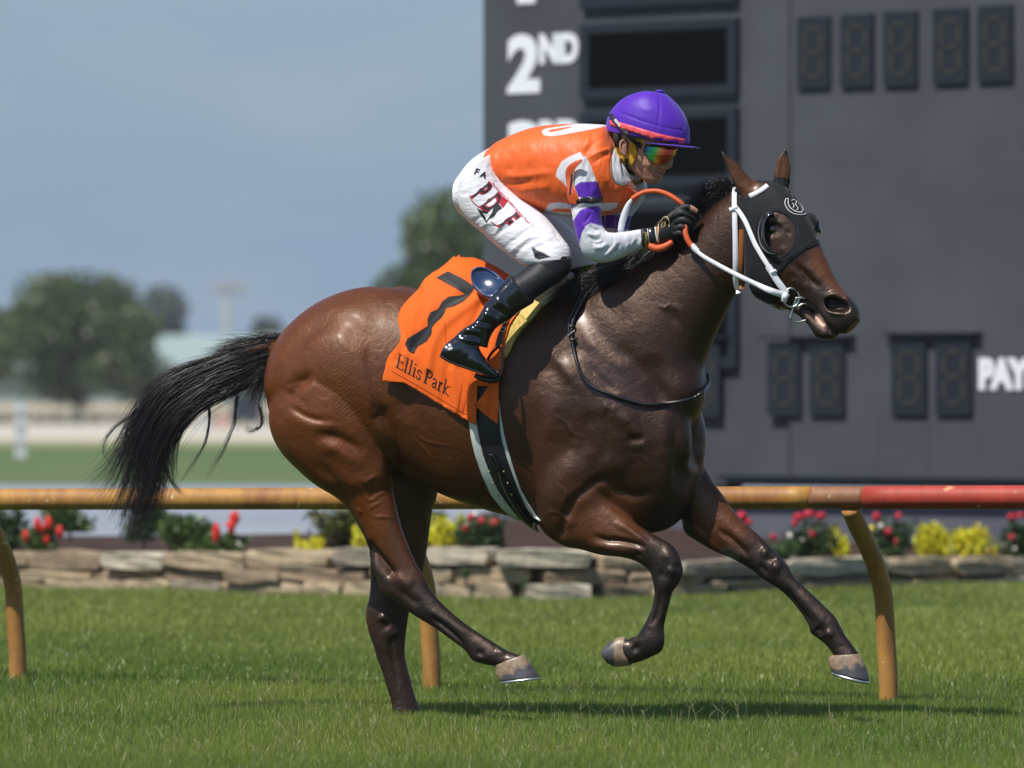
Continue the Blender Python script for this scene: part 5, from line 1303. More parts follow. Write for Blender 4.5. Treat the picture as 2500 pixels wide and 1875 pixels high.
# ---------------------------------------------------------------- blinker hood
hood = empty('blinker_hood', (0, 0, 0), 'black stretch blinker hood with white horseshoe emblem worn on the head of the horse', 'hood')
HOODM = mat('black_stretch_cloth', (0.009, 0.010, 0.013), rough=0.75, sheen=0.08, spec=.25, bump=.35, bscale=700, bdist=.0006, var=.15, vscale=25)
hood_out = [(1806,474),(1822,484),(1838,470),(1848,440),(1866,427),(1889,432),(1918,446),(1946,464),(1972,492),(1994,520),(2006,548),(2012,575),(2016,597),(1999,594),(1965,611),(1937,630),(1916,650),(1903,668),(1894,700),(1889,746),(1862,733),(1838,730),(1818,722),(1820,640),(1819,562),(1808,530)]
ear_hole = smooth_loop([(1824,478),(1834,481),(1850,480),(1866,472),(1876,460),(1877,448),(1866,440),(1850,437),(1838,440),(1830,455)], 2)
eye_hole = smooth_loop([(1852,560),(1862,530),(1884,518),(1908,520),(1930,536),(1940,566),(1934,600),(1912,622),(1886,626),(1862,606)], 3)
hc_ = patch('cloth', hood_out, HB, HOODM, hood, off=.0045, step=5, holes=[ear_hole, eye_hole], thick=.003)
Sv = np.array([math.sin(HYAW), math.cos(HYAW), 0]); C0 = np.array(list(P(1830, 600, HD)))
dist = (H.v - C0) @ Sv; mir = H.v - 2 * dist[:, None] * Sv; keepp = H.px.copy(); H.px = proj(mir)
mfar = (H.poly(hood_out, 0) > .5) & (H.poly(eye_hole, 0) < .5) & (H.poly(ear_hole, 0) < .5) & (dist > .004) & ~((mir_px0 := H.px)[:, 0] > 3000) & ~((proj(H.v)[:, 0] > 1992) & (proj(H.v)[:, 1] > 556)); H.px = keepp
def shell(name, sk, mask, off, material, parent, col=None, largest=False):
    """cloth or leather lying on a body: the chosen faces lifted along their normals"""
    me = sk.me; n = len(me.polygons); lt = np.empty(n, int); me.polygons.foreach_get('loop_total', lt); ls = np.empty(n, int); me.polygons.foreach_get('loop_start', ls)
    lv = np.empty(len(me.loops), int); me.loops.foreach_get('vertex_index', lv)
    F_ = []
    ids = np.nonzero(lt == 4)[0]; q = lv[ls[ids][:, None] + np.arange(4)]
    ok = mask[q].all(1); q = q[ok]
    if largest:
        lab = np.arange(len(mask))
        for _ in range(400):
            m_ = lab[q].min(1); new = lab.copy(); np.minimum.at(new, q.ravel(), np.repeat(m_, 4))
            if (new == lab).all(): break
            lab = new
        fl = lab[q[:, 0]]; u, c_ = np.unique(fl, return_counts=True); q = q[fl == u[c_.argmax()]]
    used = np.unique(q.ravel()); mp_ = np.full(len(mask), -1); mp_[used] = np.arange(len(used))
    offv = off[used][:, None] if hasattr(off, '__len__') else off
    V = sk.v[used] + sk.n[used] * offv
    m2 = bpy.data.meshes.new(name); qq = mp_[q]
    m2.vertices.add(len(V)); m2.vertices.foreach_set('co', V.ravel()); m2.loops.add(len(qq) * 4); m2.loops.foreach_set('vertex_index', qq.ravel())
    m2.polygons.add(len(qq)); m2.polygons.foreach_set('loop_start', np.arange(len(qq)) * 4); m2.update(calc_edges=True); m2.shade_smooth(); m2.materials.append(material)
    if col is not None:
        ca = m2.color_attributes.new('Col', 'FLOAT_COLOR', 'POINT'); ca.data.foreach_set('color', col[used].ravel())
    o = bpy.data.objects.new(name, m2); COL.objects.link(o); keep_parent(o, parent); return o
shell('cloth', H, mfar, .003, HOODM, hood, largest=True)
bpy.context.view_layer.update()
HOB = bvh_of(hc_)
THREAD = mat('black_thread', (0.020, 0.021, 0.026), rough=0.6)
line('seam', eye_hole_in := smooth_loop([(1843,560),(1854,522),(1882,508),(1911,510),(1938,528),(1950,566),(1943,606),(1916,633),(1884,637),(1854,612)], 3), .0022, HOB, THREAD, hood, off=.0008, sub=1)
line('seam', [(2006,586),(1988,588),(1962,602),(1934,621),(1910,643),(1896,664)], .0022, HOB, THREAD, hood, off=.0008)
line('seam', [(1910,462),(1930,490),(1950,530),(1966,570)], .0018, HOB, THREAD, hood, off=.0008)
WTH = mat('white_thread', (0.75, 0.75, 0.75), rough=0.6)
for q in ([(1918,486),(1916,496),(1922,510),(1932,519),(1946,524),(1962,524),(1968,520),(1968,514),(1960,500),(1950,490)], [(1918,486),(1924,486),(1924,497),(1930,508),(1940,515),(1952,518),(1960,514),(1957,504),(1948,494)],
          [(1932,490),(1938,488),(1944,492),(1942,500),(1948,508),(1944,514)], [(1934,496),(1938,502),(1936,508)], [(1926,504),(1934,512),(1946,518),(1958,519)]):
    line('emblem', q, .0028, HOB, WTH, hood, off=.0012, sub=3, thick=.0012)
CUP = mat('black_patent_cup', (0.008, 0.009, 0.014), rough=0.12, spec=.7, coat=1, coatr=.04)
cv = []; cf = []
arc = [(1884,514),(1866,520),(1852,536),(1846,560),(1849,588),(1860,610),(1876,622),(1896,626)]
arcs = catmull(arc, 5); n_ = len(arcs)
for i, q in enumerate(arcs):
    u = i / (n_ - 1); p, nn_ = cast(HB, q[0], q[1], .004); hgt = .058 * math.sin(math.pi * (0.06 + .88 * u)) ** .6
    inw = P(1900, 570, p.y) - p; inw.normalize()
    for k in range(7):
        t_ = k / 6; cv.append(p + Vector((.25, -1, 0)).normalized() * hgt * math.sin(t_ * 1.5) + inw * .018 * (1 - math.cos(t_ * 1.45)))
    if i:
        a = (i - 1) * 7; b = i * 7
        for k in range(6): cf.append((a + k, b + k, b + k + 1, a + k + 1))
cup = mk('blinker_cup', cv, cf, CUP); s_ = cup.modifiers.new('s', 'SOLIDIFY'); s_.thickness = .0025; keep_parent(cup, hood)
fc = P(1990, 562, yh(1985) + .08)
keep_parent(mkparts('blinker_cup', [rotball(fc + Vector((.008, .02, .012)), (.013, .03, .028), (0, R(-30), 0), 16)], CUP), hood)

# ---------------------------------------------------------------- bridle
bridle = empty('bridle', (0, 0, 0), 'white racing bridle with steel bit and orange rubber rein grips', 'bridle')
WHT = mat('white_nylon_webbing', (0.74, 0.76, 0.80), rough=0.5, bump=.3, bscale=500, bdist=.0005, var=.06, vscale=30)
RUB = mat('orange_rubber', (0.62, 0.10, 0.022), rough=0.55, bump=.6, bscale=500, bdist=.0008, var=.1, vscale=60)
def strap_on(name, pts, w, m=None, off=.010, thick=.003, parent=None, sub=4):
    c = catmull(pts, sub); out = []; nr = []
    for q in c:
        p, n = cast(HB, q[0], q[1], off, yh(q[0]) - .06); out.append(p); nr.append(tuple((n + Vector((0, -1, 0))).normalized()))
    return strap(name, out, w, m or WHT, parent or bridle, thick=thick, nrm=nr, sub=1)
strap_on('throat_strap', [(1797,462),(1796,490),(1796,520),(1797,580),(1797,628),(1796,678),(1798,700),(1803,716)], .021)
strap_on('cheek_strap', [(1798,508),(1812,520),(1826,542),(1838,570),(1850,598),(1866,626),(1882,652)], .019, off=.016)
strap_on('cheek_strap', [(1880,648),(1892,668),(1902,684),(1914,700),(1923,712)], .026, off=.019)
strap_on('loop', [(1786,516),(1797,511),(1808,507)], .016, off=.018); strap_on('loop', [(1888,664),(1900,658)], .012, off=.024)
strap_on('brow_band', [(1832,480),(1846,474),(1862,465),(1875,455)], .020, off=.006)
bc = P(1932, 727, 0); _by = cast(HB, 1932, 727, .02)[0].y; bc = P(1932, 727, _by)
STEEL = mat('dull_steel', (0.42, 0.44, 0.40), rough=0.28, metal=1.0)
ring = [bc + Vector((.030 * math.cos(a), 0.004 * math.sin(a), .035 * math.sin(a))) for a in np.linspace(0, 2 * math.pi, 17)]
keep_parent(mkparts('bit_ring', [tube3(ring, .0042, sub=2)], STEEL), bridle)
def bp(x, y, d=0.0): return P(x, y, _by + d)
keep_parent(mkparts('bit_shank', [tube3([bp(1946,726),bp(1940,742),bp(1934,760),bp(1929,780)], [.007,.006,.005,.0065]), tube3([bp(1945,730),bp(1956,727),bp(1968,729)], [.006,.005,.004]),
     tube3([bp(1929,782),bp(1940,786),bp(1955,785),bp(1968,781)], .0032), tube3([bp(1940,750),bp(1950,748),bp(1960,742),bp(1970,742)], [.006,.005,.0035,.003])], STEEL), bridle)
# reins: from the bit to the hand, over the neck and round
HY = -.385      # depth of the near hand
def rp(x, y, d): return P(x, y, d)
rein_near = [rp(1918,722,_by), rp(1882,710,_by - .02), rp(1849,695,-.50), rp(1809,676,-.485), rp(1759,650,-.45), rp(1716,625,-.425), rp(1694,606,-.405)]
strap('rein', rein_near, [.024,.024,.019,.018,.017,.016,.016], WHT, bridle, thick=.006, sub=5)
keep_parent(mkparts('rein_sleeve', [tube3([rp(1704,615,-.41), rp(1696,607,-.405), rp(1689,598,-.402)], [.011,.012,.011])], WHT), bridle)
strap('rein', [rp(1922,718,_by), rp(1916,724,_by - .008), rp(1914,734,_by)], .024, WHT, bridle, thick=.008)
keep_parent(mkparts('rein_grip', [tube3([rp(1690,603,-.403), rp(1680,588,-.398), rp(1674,570,-.392), rp(1674,552,-.385), rp(1676,535,-.375), rp(1673,515,-.37), rp(1668,502,-.37), rp(1655,490,-.37), rp(1633,476,-.36), rp(1606,467,-.35), rp(1578,468,-.34), rp(1558,476,-.335), rp(1543,486,-.33)], [.0105] * 3 + [.0095] * 10, sub=5)], RUB), bridle)
strap('rein', [rp(1545,485,-.33), rp(1535,498,-.328), rp(1526,520,-.326), rp(1518,548,-.324), rp(1516,566,-.322), rp(1524,590,-.30), rp(1545,610,-.28)], [.012,.019,.026,.026,.022,.02,.018], WHT, bridle, thick=.004, nrm=[(.2,-1,0)])
keep_parent(mkparts('rein_grip', [tube3([rp(1582,596,-.35), rp(1600,607,-.36), rp(1622,603,-.36), rp(1642,590,-.36)], [.014,.015,.014,.010])], RUB), bridle)
keep_parent(mkparts('tongue_tie_strap', [tube3([cast(HB, 1880, 742, .004)[0], cast(HB, 1900, 748, .004)[0], cast(HB, 1915, 754, .004)[0]], .006, n=8)], mat('tan_leather', (.22,.07,.02), rough=.6)), bridle)
strap_on('halter_strap', [(1813,560),(1812,600),(1811,640),(1810,680),(1812,706)], .022, mat('tan_leather_strap', (.26,.085,.015), rough=.6), off=.006)
# ================================================================ the jockey
man = empty('person', (0, 0, 0), 'jockey in orange vest, white breeches and purple helmet crouching over the withers of the racehorse', 'person')
JY = -.10
def jt(p): return JY - (p - 1300) / 641 * math.tan(PSI)
KN, BT, FT = -.30, -.375, -.40
HA = -.335
def arm_n(s):     # near arm, s = inset
    return limb([(1440-s,378+s,1398+s,405-s,.052-s*.0008,.0),(1460-s,408,1386+s,448,.064-s*.0008,.0),(1469-s,458,1388+s,470,.060-s*.0008,-.01),(1467-s,506,1394+s,506,.054-s*.0008,-.02),(1470-s,545,1401+s,548,.050-s*.0008,-.03),
      (1480-s,564+s,1412+s,592,.049-s*.0008,-.035),(1496,568+s,1430+s,628-s,.048-s*.0008,-.035),(1512,567+s,1464,642-s,.046-s*.0008,-.03),(1536,564+s,1508,634-s,.042-s*.0008,-.02),(1570,559+s,1556,612-s,.034-s*.0008,-.005),(1604,555+s,1602,600-s,.027-s*.0006,.0)], lambda p: HA, R(10), n=40, sub=6)
def arm_f(s):
    return limb([(1560,430,1500,440,.05),(1580-s,455,1522+s,466,.055),(1566-s,495,1508+s,492,.052),(1542-s,530,1478+s,520,.048),(1534-s,560,1478+s,560,.046),(1540,575+s,1500,604-s,.042),(1580,570+s,1560,604-s,.035),(1640,560+s,1634,590-s,.027)], lambda p: -.02, R(10), n=32, sub=5)
def thigh(s, d0, d1, ox=0, oy=0):
    rows = [(1210,372,1124,450,.105,0),(1232,418,1122,496,.115,.06),(1250,452,1142,538,.112,.14),(1276,482,1176,567,.104,.28),(1304,505,1208,596,.096,.44),(1334,532,1240,622,.089,.6),(1366,572,1280,650,.080,.8),(1390,606,1303,650,.072,.94),(1395,636,1312,656,.062,1.0)]
    out = []
    for a, b, c, d, w, t in rows:
        ux, uy = a - c, b - d; L = math.hypot(ux, uy); ux /= L; uy /= L
        out.append((a - ux * s + ox * t, b - uy * s + oy * t, c + ux * s + ox * t, d + uy * s + oy * t, w - s / 641, d0 + (d1 - d0) * t))
    return limb(out, 0.0, R(14), n=44, sub=5)
def shin(s, d0, d1, ox=0, oy=0):
    rows = [(1394,632,1310,640,.064,0),(1394,660,1284,655,.060,.12),(1370,682,1262,671,.055,.28),(1330,712,1244,684,.050,.45),(1298,734,1222,706,.047,.6),(1262,760,1196,740,.044,.75),(1222,790,1160,783,.040,.88),(1196,822,1128,808,.038,1.0),(1186,846,1108,832,.036,1.0)]
    return limb([(a - s + ox * t, b + oy * t, c + s + ox * t, d + oy * t, w - s / 641, d0 + (d1 - d0) * t) for a, b, c, d, w, t in rows], 0.0, R(14), n=36, sub=5)
def foot(s, d):
    rows = [(1090,838,1074,868,.026),(1108,824,1090,880,.036),(1134,810,1112,890,.040),(1160,832,1136,899,.040),(1174,856,1160,907,.042),(1192,884,1184,915,.042),(1210,902,1206,921,.034),(1220,914,1217,922,.020)]
    if s:
        cx_, cy_ = 1150, 870; k = 1 - s / 34.0; rows = [(cx_ + (a - cx_) * k, cy_ + (b - cy_) * k, cx_ + (c - cx_) * k, cy_ + (e_ - cy_) * k, w * k * .85) for a, b, c, e_, w in rows]
    return limb(rows, d, R(8), n=36, sub=5)
def trunk(s):
    return limb([(1128+s,430,1135,530-s,.11),(1160,392+s,1180,545-s,.150),(1203,362+s,1216,500-s,.150),(1240,337+s,1262,488-s,.155),(1300,317+s,1308,512-s,.170),(1352,309+s,1372,526-s,.178),(1405,305+s,1430,528-s,.185),(1450,305+s,1490,520-s,.185),(1484,312+s,1534,500-s,.165),(1498,335+s,1558,472-s,.125)], jt, PSI, n=64, sub=6, k=2.25)
neckj = limb([(1478,352,1512,426,.060),(1500,350,1540,422,.056),(1522,335,1572,410,.058),(1545,320,1590,400,.055)], lambda p: jt(p), R(24), n=32)
# head: skull, face, nose, chin, ear
FY = R(30); HX = jt(1565)
def fy(p): return HX - (p - 1570) / 641 * math.tan(FY)
skull = ball(P(1572, 325, HX), (.120, .082, .118), 28)
face = limb([(1640,335,1515,335,.074),(1640,355,1512,352,.074),(1636,376,1514,372,.070),(1630,394,1520,390,.066),(1622,410,1534,404,.060),(1617,421,1546,416,.053),(1613,432,1558,428,.044),(1610,441,1572,438,.036),(1602,449,1584,448,.022)], fy, FY, n=44, sub=6, k=2.3)
nose = limb([(1641,352,1622,354,.010),(1643,372,1618,376,.012),(1643,390,1612,396,.015),(1641,402,1610,410,.018),(1635,411,1614,414,.015),(1628,414,1616,416,.008)], lambda p: fy(1630), FY, n=24, sub=5)
lips = limb([(1620,414,1600,416,.020),(1622,421,1600,422,.021),(1618,425,1598,426,.018),(1618,429,1598,430,.019),(1612,433,1596,434,.014)], lambda p: fy(1612) - .004, FY, n=20, sub=4)
# near hand closed on the rein, with five separate fingers
HN = HA
def hp(x, y, d=0.0): return P(x, y, HN - .035 + d)
palm = limb([(1600,556,1600,600,.022,.0),(1612,545,1612,596,.024,-.005),(1630,530,1632,590,.025,-.012),(1648,520,1652,582,.024,-.018),(1660,516,1664,574,.021,-.02)], lambda p: HN, R(12), n=28, sub=5)
fingers = [tube3([hp(1648,528), hp(1664,520,-.012), hp(1682,528,-.010), hp(1692,538,.012), hp(1684,544,.035), hp(1670,542,.04)], [.0125,.0125,.0115,.0105,.010,.009]),
           tube3([hp(1650,544), hp(1666,537,-.014), hp(1682,545,-.012), hp(1688,555,.012), hp(1680,560,.034), hp(1666,556,.04)], [.0125,.0125,.0115,.0105,.010,.009]),
           tube3([hp(1650,560), hp(1664,554,-.013), hp(1677,561,-.011), hp(1682,570,.010), hp(1675,573,.030), hp(1662,570,.036)], [.0125,.012,.011,.010,.0095,.0085]),
           tube3([hp(1648,574), hp(1659,569,-.010), hp(1669,575,-.008), hp(1673,581,.010), hp(1666,584,.027), hp(1655,581,.03)], [.0115,.011,.010,.009,.0085,.008])]
thumb = tube3([hp(1626,540,.004), hp(1650,520,.002), hp(1672,506,-.004), hp(1690,510,-.006), hp(1702,518,-.002)], [.015,.0145,.013,.012,.0095])
# far hand, lower and mostly hidden behind the near one
fpalm = limb([(1636,560,1632,592,.022),(1660,556,1660,590,.022),(1676,556,1678,586,.018)], lambda p: -.16, R(12), n=20)
ffing = [tube3([P(1672, 560 + 8 * k, -.165), P(1686, 562 + 8 * k, -.175), P(1690, 568 + 8 * k, -.15), P(1680, 570 + 8 * k, -.13)], [.011,.0105,.010,.009]) for k in range(4)]
fthumb = tube3([P(1645,562,-.17), P(1664,552,-.185), P(1682,553,-.19)], [.013,.012,.010])
FLD, FLX, FLY = .17, 62, 8
parts = [trunk(8), arm_n(6), arm_f(6), thigh(13, jt(1180) - .12, KN, 0, 0), thigh(13, jt(1180) + .12, FLD, FLX, FLY), shin(9, KN, FT), limb([(1394+FLX,640,1310+FLX,650,.05,FLD),(1370+FLX,690,1280+FLX,690,.045,FLD+.03),(1310+FLX,760,1240+FLX,740,.04,FLD+.06),(1240+FLX,830,1170+FLX,810,.035,FLD+.08)], 0.0, R(14), n=28),
         foot(7, FT), neckj, skull, face, nose, lips, palm, *fingers, thumb, fpalm, *ffing, fthumb, limb([(1170+FLX,845,1140+FLX,880,.035),(1210+FLX,880,1200+FLX,912,.04),(1240+FLX,905,1236+FLX,920,.03)], FLD+.09, R(8), n=24)]
J = Skin(parts, 0.0030, 3)
SK = np.array([0.42, 0.215, 0.135])
J.col[:, :3] = SK
S2 = J.stroke
# face modelling

S2([(1622,398),(1612,404),(1608,411),(1613,416)], 3.0, -.0040, ends=False); S2([(1634,411),(1624,415)], 2.2, -.002)   # wing of the nose
S2([(1590,420),(1602,421),(1612,424.5),(1618,427)], 2.2, -.0065, ends=False); S2([(1598,416),(1608,418),(1618,421)], 2.5, .0018); S2([(1600,428),(1610,430),(1615,430)], 2.5, .0018)                                      # mouth
S2([(1593,428),(1602,434),(1611,437)], 3.2, -.0040); S2([(1584,412),(1590,422),(1590,432)], 4, -.0018); S2([(1606,396),(1594,406),(1586,418)], 3.2, -.0034)
S2([(1560,396),(1580,402),(1594,400)], 8, .0032); S2([(1550,412),(1566,430),(1584,442)], 7, .0022); S2([(1556,404),(1574,418)], 8, -.002)
J.sync()
J.paint(.35 * J.poly([(1590,418),(1602,418),(1616,423),(1615,430),(1600,430),(1592,424)], 2.5), (0.36,0.12,0.09))
J.paint(.30 * J.poly([(1545,405),(1575,420),(1590,432),(1612,434),(1604,450),(1580,448),(1556,436)], 8), (0.20,0.12,0.09))
SKIN = mat('skin', vcol=True, rough=0.48, spec=.45, var=.08, vscale=70, bump=.25, bscale=700, bdist=.0004)
SKIN.node_tree.nodes['Principled BSDF'].inputs['Subsurface Weight'].default_value = .12
SKIN.node_tree.nodes['Principled BSDF'].inputs['Subsurface Radius'].default_value = (.006, .002, .001)
handm = (J.px[:, 0] > 1606 + (J.px[:, 1] - 560) * .10) & (J.px[:, 1] > 495) & (J.px[:, 1] < 605) & (J.px[:, 0] < 1720)
tip = (J.poly([(1687,498),(1712,506),(1714,528),(1692,530),(1684,514)], 0) > .5) & (J.n[:, 1] < .9)
GLV = mat('black_glove', (0.010, 0.010, 0.012), rough=0.55, spec=.4, bump=.4, bscale=300, bdist=.0008)
shell('glove', J, handm & ~tip & (J.v[:, 1] < -.25), .0018, GLV, man, largest=True)
shell('glove', J, handm & (J.v[:, 1] > -.25), .0018, GLV, man, largest=True)
JBm = J.obj('body', SKIN, man)
JB = J.bvh()

# ---------------------------------------------------------------- breeches
WB = mat('white_breeches', vcol=True, rough=0.42, spec=.4, sheen=.1, bump=.30, bscale=14, bdist=.006, stretch=(1, 1, 1.8))
def breech_mat():
    m = WB; n, l = m.node_tree.nodes, m.node_tree.links; b = n['Principled BSDF']
    b.inputs['Base Color'].default_value = (.66, .65, .70, 1)
    tc = n.new('ShaderNodeTexCoord'); mp = n.new('ShaderNodeMapping'); mp.inputs['Rotation'].default_value = (0, R(-45), 0); mp.inputs['Scale'].default_value = (14, 10, 42); l.new(tc.outputs['Object'], mp.inputs[0])
    nb = n.new('ShaderNodeTexNoise'); nb.inputs['Scale'].default_value = 1; nb.inputs['Detail'].default_value = 4; nb.inputs['Distortion'].default_value = 1.2; l.new(mp.outputs[0], nb.inputs['Vector'])
    bp = [x for x in n if x.type == 'BUMP'][0]; l.new(nb.outputs['Fac'], bp.inputs['Height']); bp.inputs['Distance'].default_value = .010; bp.inputs['Strength'].default_value = .42
    return m
breech_mat()
BR = Skin([limb([(1128,430,1135,530,.125),(1160,388,1180,545,.158),(1203,360,1216,500,.158),(1236,340,1256,480,.155)], jt, PSI, n=64, sub=6), thigh(0, jt(1180) - .115, KN), thigh(0, jt(1180) + .12, FLD, FLX, FLY)], 0.004, 5)
BR.col[:, :3] = (.80, .79, .83)
for q, w, a in [([(1250,640),(1270,610),(1300,588),(1330,580)], 5, -.003), ([(1225,610),(1250,590),(1290,560),(1320,548)], 5, -.003), ([(1240,620),(1266,598),(1300,574)], 5, .003), ([(1300,590),(1340,596),(1380,606)], 5, .003), ([(1280,630),(1310,604),(1350,590),(1376,592)], 6, -.003),
                ([(1150,545),(1175,530),(1200,528)], 5, -.003), ([(1165,560),(1190,545),(1215,545)], 5, .003), ([(1125,480),(1140,470),(1160,468)], 5, -.002), ([(1205,580),(1230,560),(1260,545)], 5, -.003), ([(1215,360),(1206,400),(1215,440),(1240,470)], 6, -.004),
                ([(1290,520),(1300,560),(1330,600)], 4, .0025), ([(1195,385),(1185,410),(1190,430)], 6, .002), ([(1140,430),(1150,460),(1150,500)], 6, -.002), ([(1208,575),(1218,556),(1240,540),(1260,536)], 3.5, .003), ([(1350,560),(1362,580),(1392,620)], 3, -.002)]:
    BR.stroke(q, w, a)
BR.sync()
for q, w in [([(1298,602),(1300,613),(1306,630),(1316,634),(1345,628),(1330,618),(1312,610)], 1.5)]: BR.paint(BR.poly(q, w), (.012, .012, .016))
cut = ~((BR.px[:, 0] + BR.px[:, 1] * .9 > 1345 + 637 * .9 + 20) & (BR.px[:, 1] > 628) & (BR.v[:, 1] < 0))
breech = shell('breeches', BR, cut, 0.0, WB, man, BR.col)
RB = BR.bvh()
def text_decal(name, s, o, ux, uy, bvh, material, parent, off=.0015, bold=0.0, size=1.0, spacing=1.0, sub=0):
    """flat lettering laid on a surface; ux, uy: px per em along and up"""
    cu = bpy.data.curves.new('txt', 'FONT'); cu.body = s; cu.size = 1.0; cu.offset = bold; cu.space_character = spacing; cu.resolution_u = 4
    to = bpy.data.objects.new('txt', cu); COL.objects.link(to); bpy.context.view_layer.update()
    dgx = bpy.context.evaluated_depsgraph_get(); me = bpy.data.meshes.new_from_object(to.evaluated_get(dgx)); bpy.data.objects.remove(to)
    bm = bmesh.new(); bm.from_mesh(me)
    if sub: bmesh.ops.triangulate(bm, faces=bm.faces); bmesh.ops.subdivide_edges(bm, edges=bm.edges, cuts=sub, use_grid_fill=True)
    V = [];
    for v in bm.verts:
        V.append(cast(bvh, o[0] + v.co.x * ux[0] + v.co.y * uy[0], o[1] + v.co.x * ux[1] + v.co.y * uy[1], off)[0])
    bm.verts.index_update(); F_ = [tuple(v.index for v in f.verts) for f in bm.faces]; bm.free(); bpy.data.meshes.remove(me)
    ob = mk(name, V, F_, material, smooth=False); keep_parent(ob, parent); return ob
INK = mat('black_print', (.012, .012, .018), rough=.6); RED = mat('red_print', (.45, .01, .03), rough=.6); INKW = mat('white_print', (.75, .75, .75), rough=.6)
d57 = lambda s: (s * math.cos(R(24)), s * math.sin(R(24)))
text_decal('lettering', 'F A', (1156,424), (20,9), (9,-20), RB, INK, breech, bold=.03)
# embroidered initials running down the thigh
def rot(s, a): return (s * math.cos(R(a)), s * math.sin(R(a)))
for ch, (x, y), ang in [('P', (1151,477), 46), ('D', (1172,501), 48), ('F', (1216,548), 50)]:
    text_decal('lettering', ch, (x, y), rot(35, ang), rot(74, ang - 86), RB, RED, breech, bold=.065, off=.0012, sub=1)
    text_decal('lettering', ch, (x + .6, y - .3), rot(35, ang), rot(74, ang - 86), RB, INK, breech, bold=.004, off=.0024, sub=1)
text_decal('lettering', 'Permanently Disabled Jockeys Fund', (1199,450), rot(9.3, 47), rot(10.5, 47 - 90), RB, RED, breech, off=.0014)
patch('emblem', [(1212,488),(1222,477),(1240,490),(1228,508)], RB, RED, breech, off=.0016, step=5)
patch('emblem', [(1164,508),(1176,514),(1192,516),(1208,498),(1214,494),(1226,508),(1214,516),(1206,528),(1194,534),(1188,544),(1178,530)], RB, INK, breech, off=.0018, step=5)
patch('emblem', [(1178,520),(1190,522),(1204,508),(1202,518),(1196,528),(1188,540),(1186,530)], RB, INKW, breech, off=.0026, step=5)
line('emblem', [(1146,476),(1154,492),(1170,506)], .003, RB, RED, breech); line('emblem', [(1198,540),(1212,550),(1224,556)], .003, RB, RED, breech)

# ---------------------------------------------------------------- boots and leggings
PAT = mat('black_patent_boot', (0.006, 0.008, 0.014), rough=0.13, spec=.7, coat=1.0, coatr=.05, bump=.5, bscale=16, bdist=.010)
LEG = mat('black_stretch_legging', (0.012, 0.013, 0.017), rough=.55, spec=.35, bump=.3, bscale=26, bdist=.004, stretch=(1.5, 1, 1))
L1 = Skin([shin(0, KN - .004, FT)], .004, 4)
for q, w, a in [([(1310,640),(1330,652),(1346,668)], 4, -.002), ([(1325,634),(1344,648),(1356,660)], 4, .002), ([(1345,630),(1362,642),(1372,650)], 3, -.002)]: L1.stroke(q, w, a)
L1.sync()
shell('legging', L1, (L1.px[:, 0] - 1251) * 50 - (L1.px[:, 1] - 681) * 48 > -700, 0.0, LEG, man)
B1 = Skin([limb([(1304,733,1246,672,.058),(1298,742,1232,687,.058),(1266,762,1210,712,.055),(1240,784,1184,746,.051),(1212,800,1160,783,.046),(1196,826,1130,804,.044),(1190,850,1106,826,.040)], lambda p: -.36 - .045 * min(1, max(0, (1290 - p) / 150)), R(14), n=48, sub=6), foot(0, FT)], .0034, 4)
for q, w, a in [([(1172,762),(1200,772),(1230,792)], 7, .008), ([(1160,784),(1190,790),(1215,800)], 6, -.007), ([(1190,748),(1222,760),(1246,776)], 7, -.006), ([(1128,806),(1150,806),(1176,812)], 5, .007), ([(1120,818),(1144,818),(1176,824)], 5, -.007),
                ([(1112,826),(1140,830),(1168,838),(1160,850)], 5, .006), ([(1150,852),(1164,842),(1176,846)], 4, -.004), ([(1206,728),(1230,744),(1252,766)], 6, .005), ([(1150,795),(1176,798),(1195,806)], 4, .005), ([(1116,868),(1110,880),(1106,888)], 2.2, .0012), ([(1142,838),(1150,856),(1140,880)], 5, -.003), ([(1150,880),(1180,888),(1200,900)], 6, .003)]:
    B1.stroke(q, w, a)
B1.sync()
boot = B1.obj('boot', PAT, man)
BB = B1.bvh()
SOLE = mat('rubber_sole', (.03, .032, .03), rough=.6)
line('sole', [(1071,864),(1085,874),(1104,884),(1142,898),(1184,912),(1208,920)], .012, BB, SOLE, boot, off=.001, thick=.004)
line('seam', [(1252,680),(1270,700),(1298,732)], .003, BB, mat('boot_binding', (.02,.02,.025), rough=.4), boot, off=.002)
line('seam', [(1206,726),(1226,740),(1244,762)], .002, BB, SOLE, boot, off=.002)
for x, y in [(1090,848),(1098,843),(1097,852),(1102,850)]:
    st_ = [(x + (5 if k % 2 == 0 else 2.2) * math.sin(k * math.pi / 5 + .3), y - (5 if k % 2 == 0 else 2.2) * math.cos(k * math.pi / 5 + .3)) for k in range(10)]
    V = [cast(BB, q[0], q[1], .002)[0] for q in st_] + [cast(BB, x, y, .002)[0]]
    keep_parent(mk('star', V, [(i, (i + 1) % 10, 10) for i in range(10)], INKW, smooth=False), boot)
# far leg and boot
B2 = Skin([limb([(1396+FLX,636,1312+FLX,650,.058,FLD),(1370+FLX,690,1280+FLX,690,.052,FLD+.03),(1310+FLX,760,1240+FLX,740,.047,FLD+.06),(1240+FLX,830,1170+FLX,810,.042,FLD+.08)], 0.0, R(14), n=28)], .006, 4)
B2.obj('boot', PAT, man)

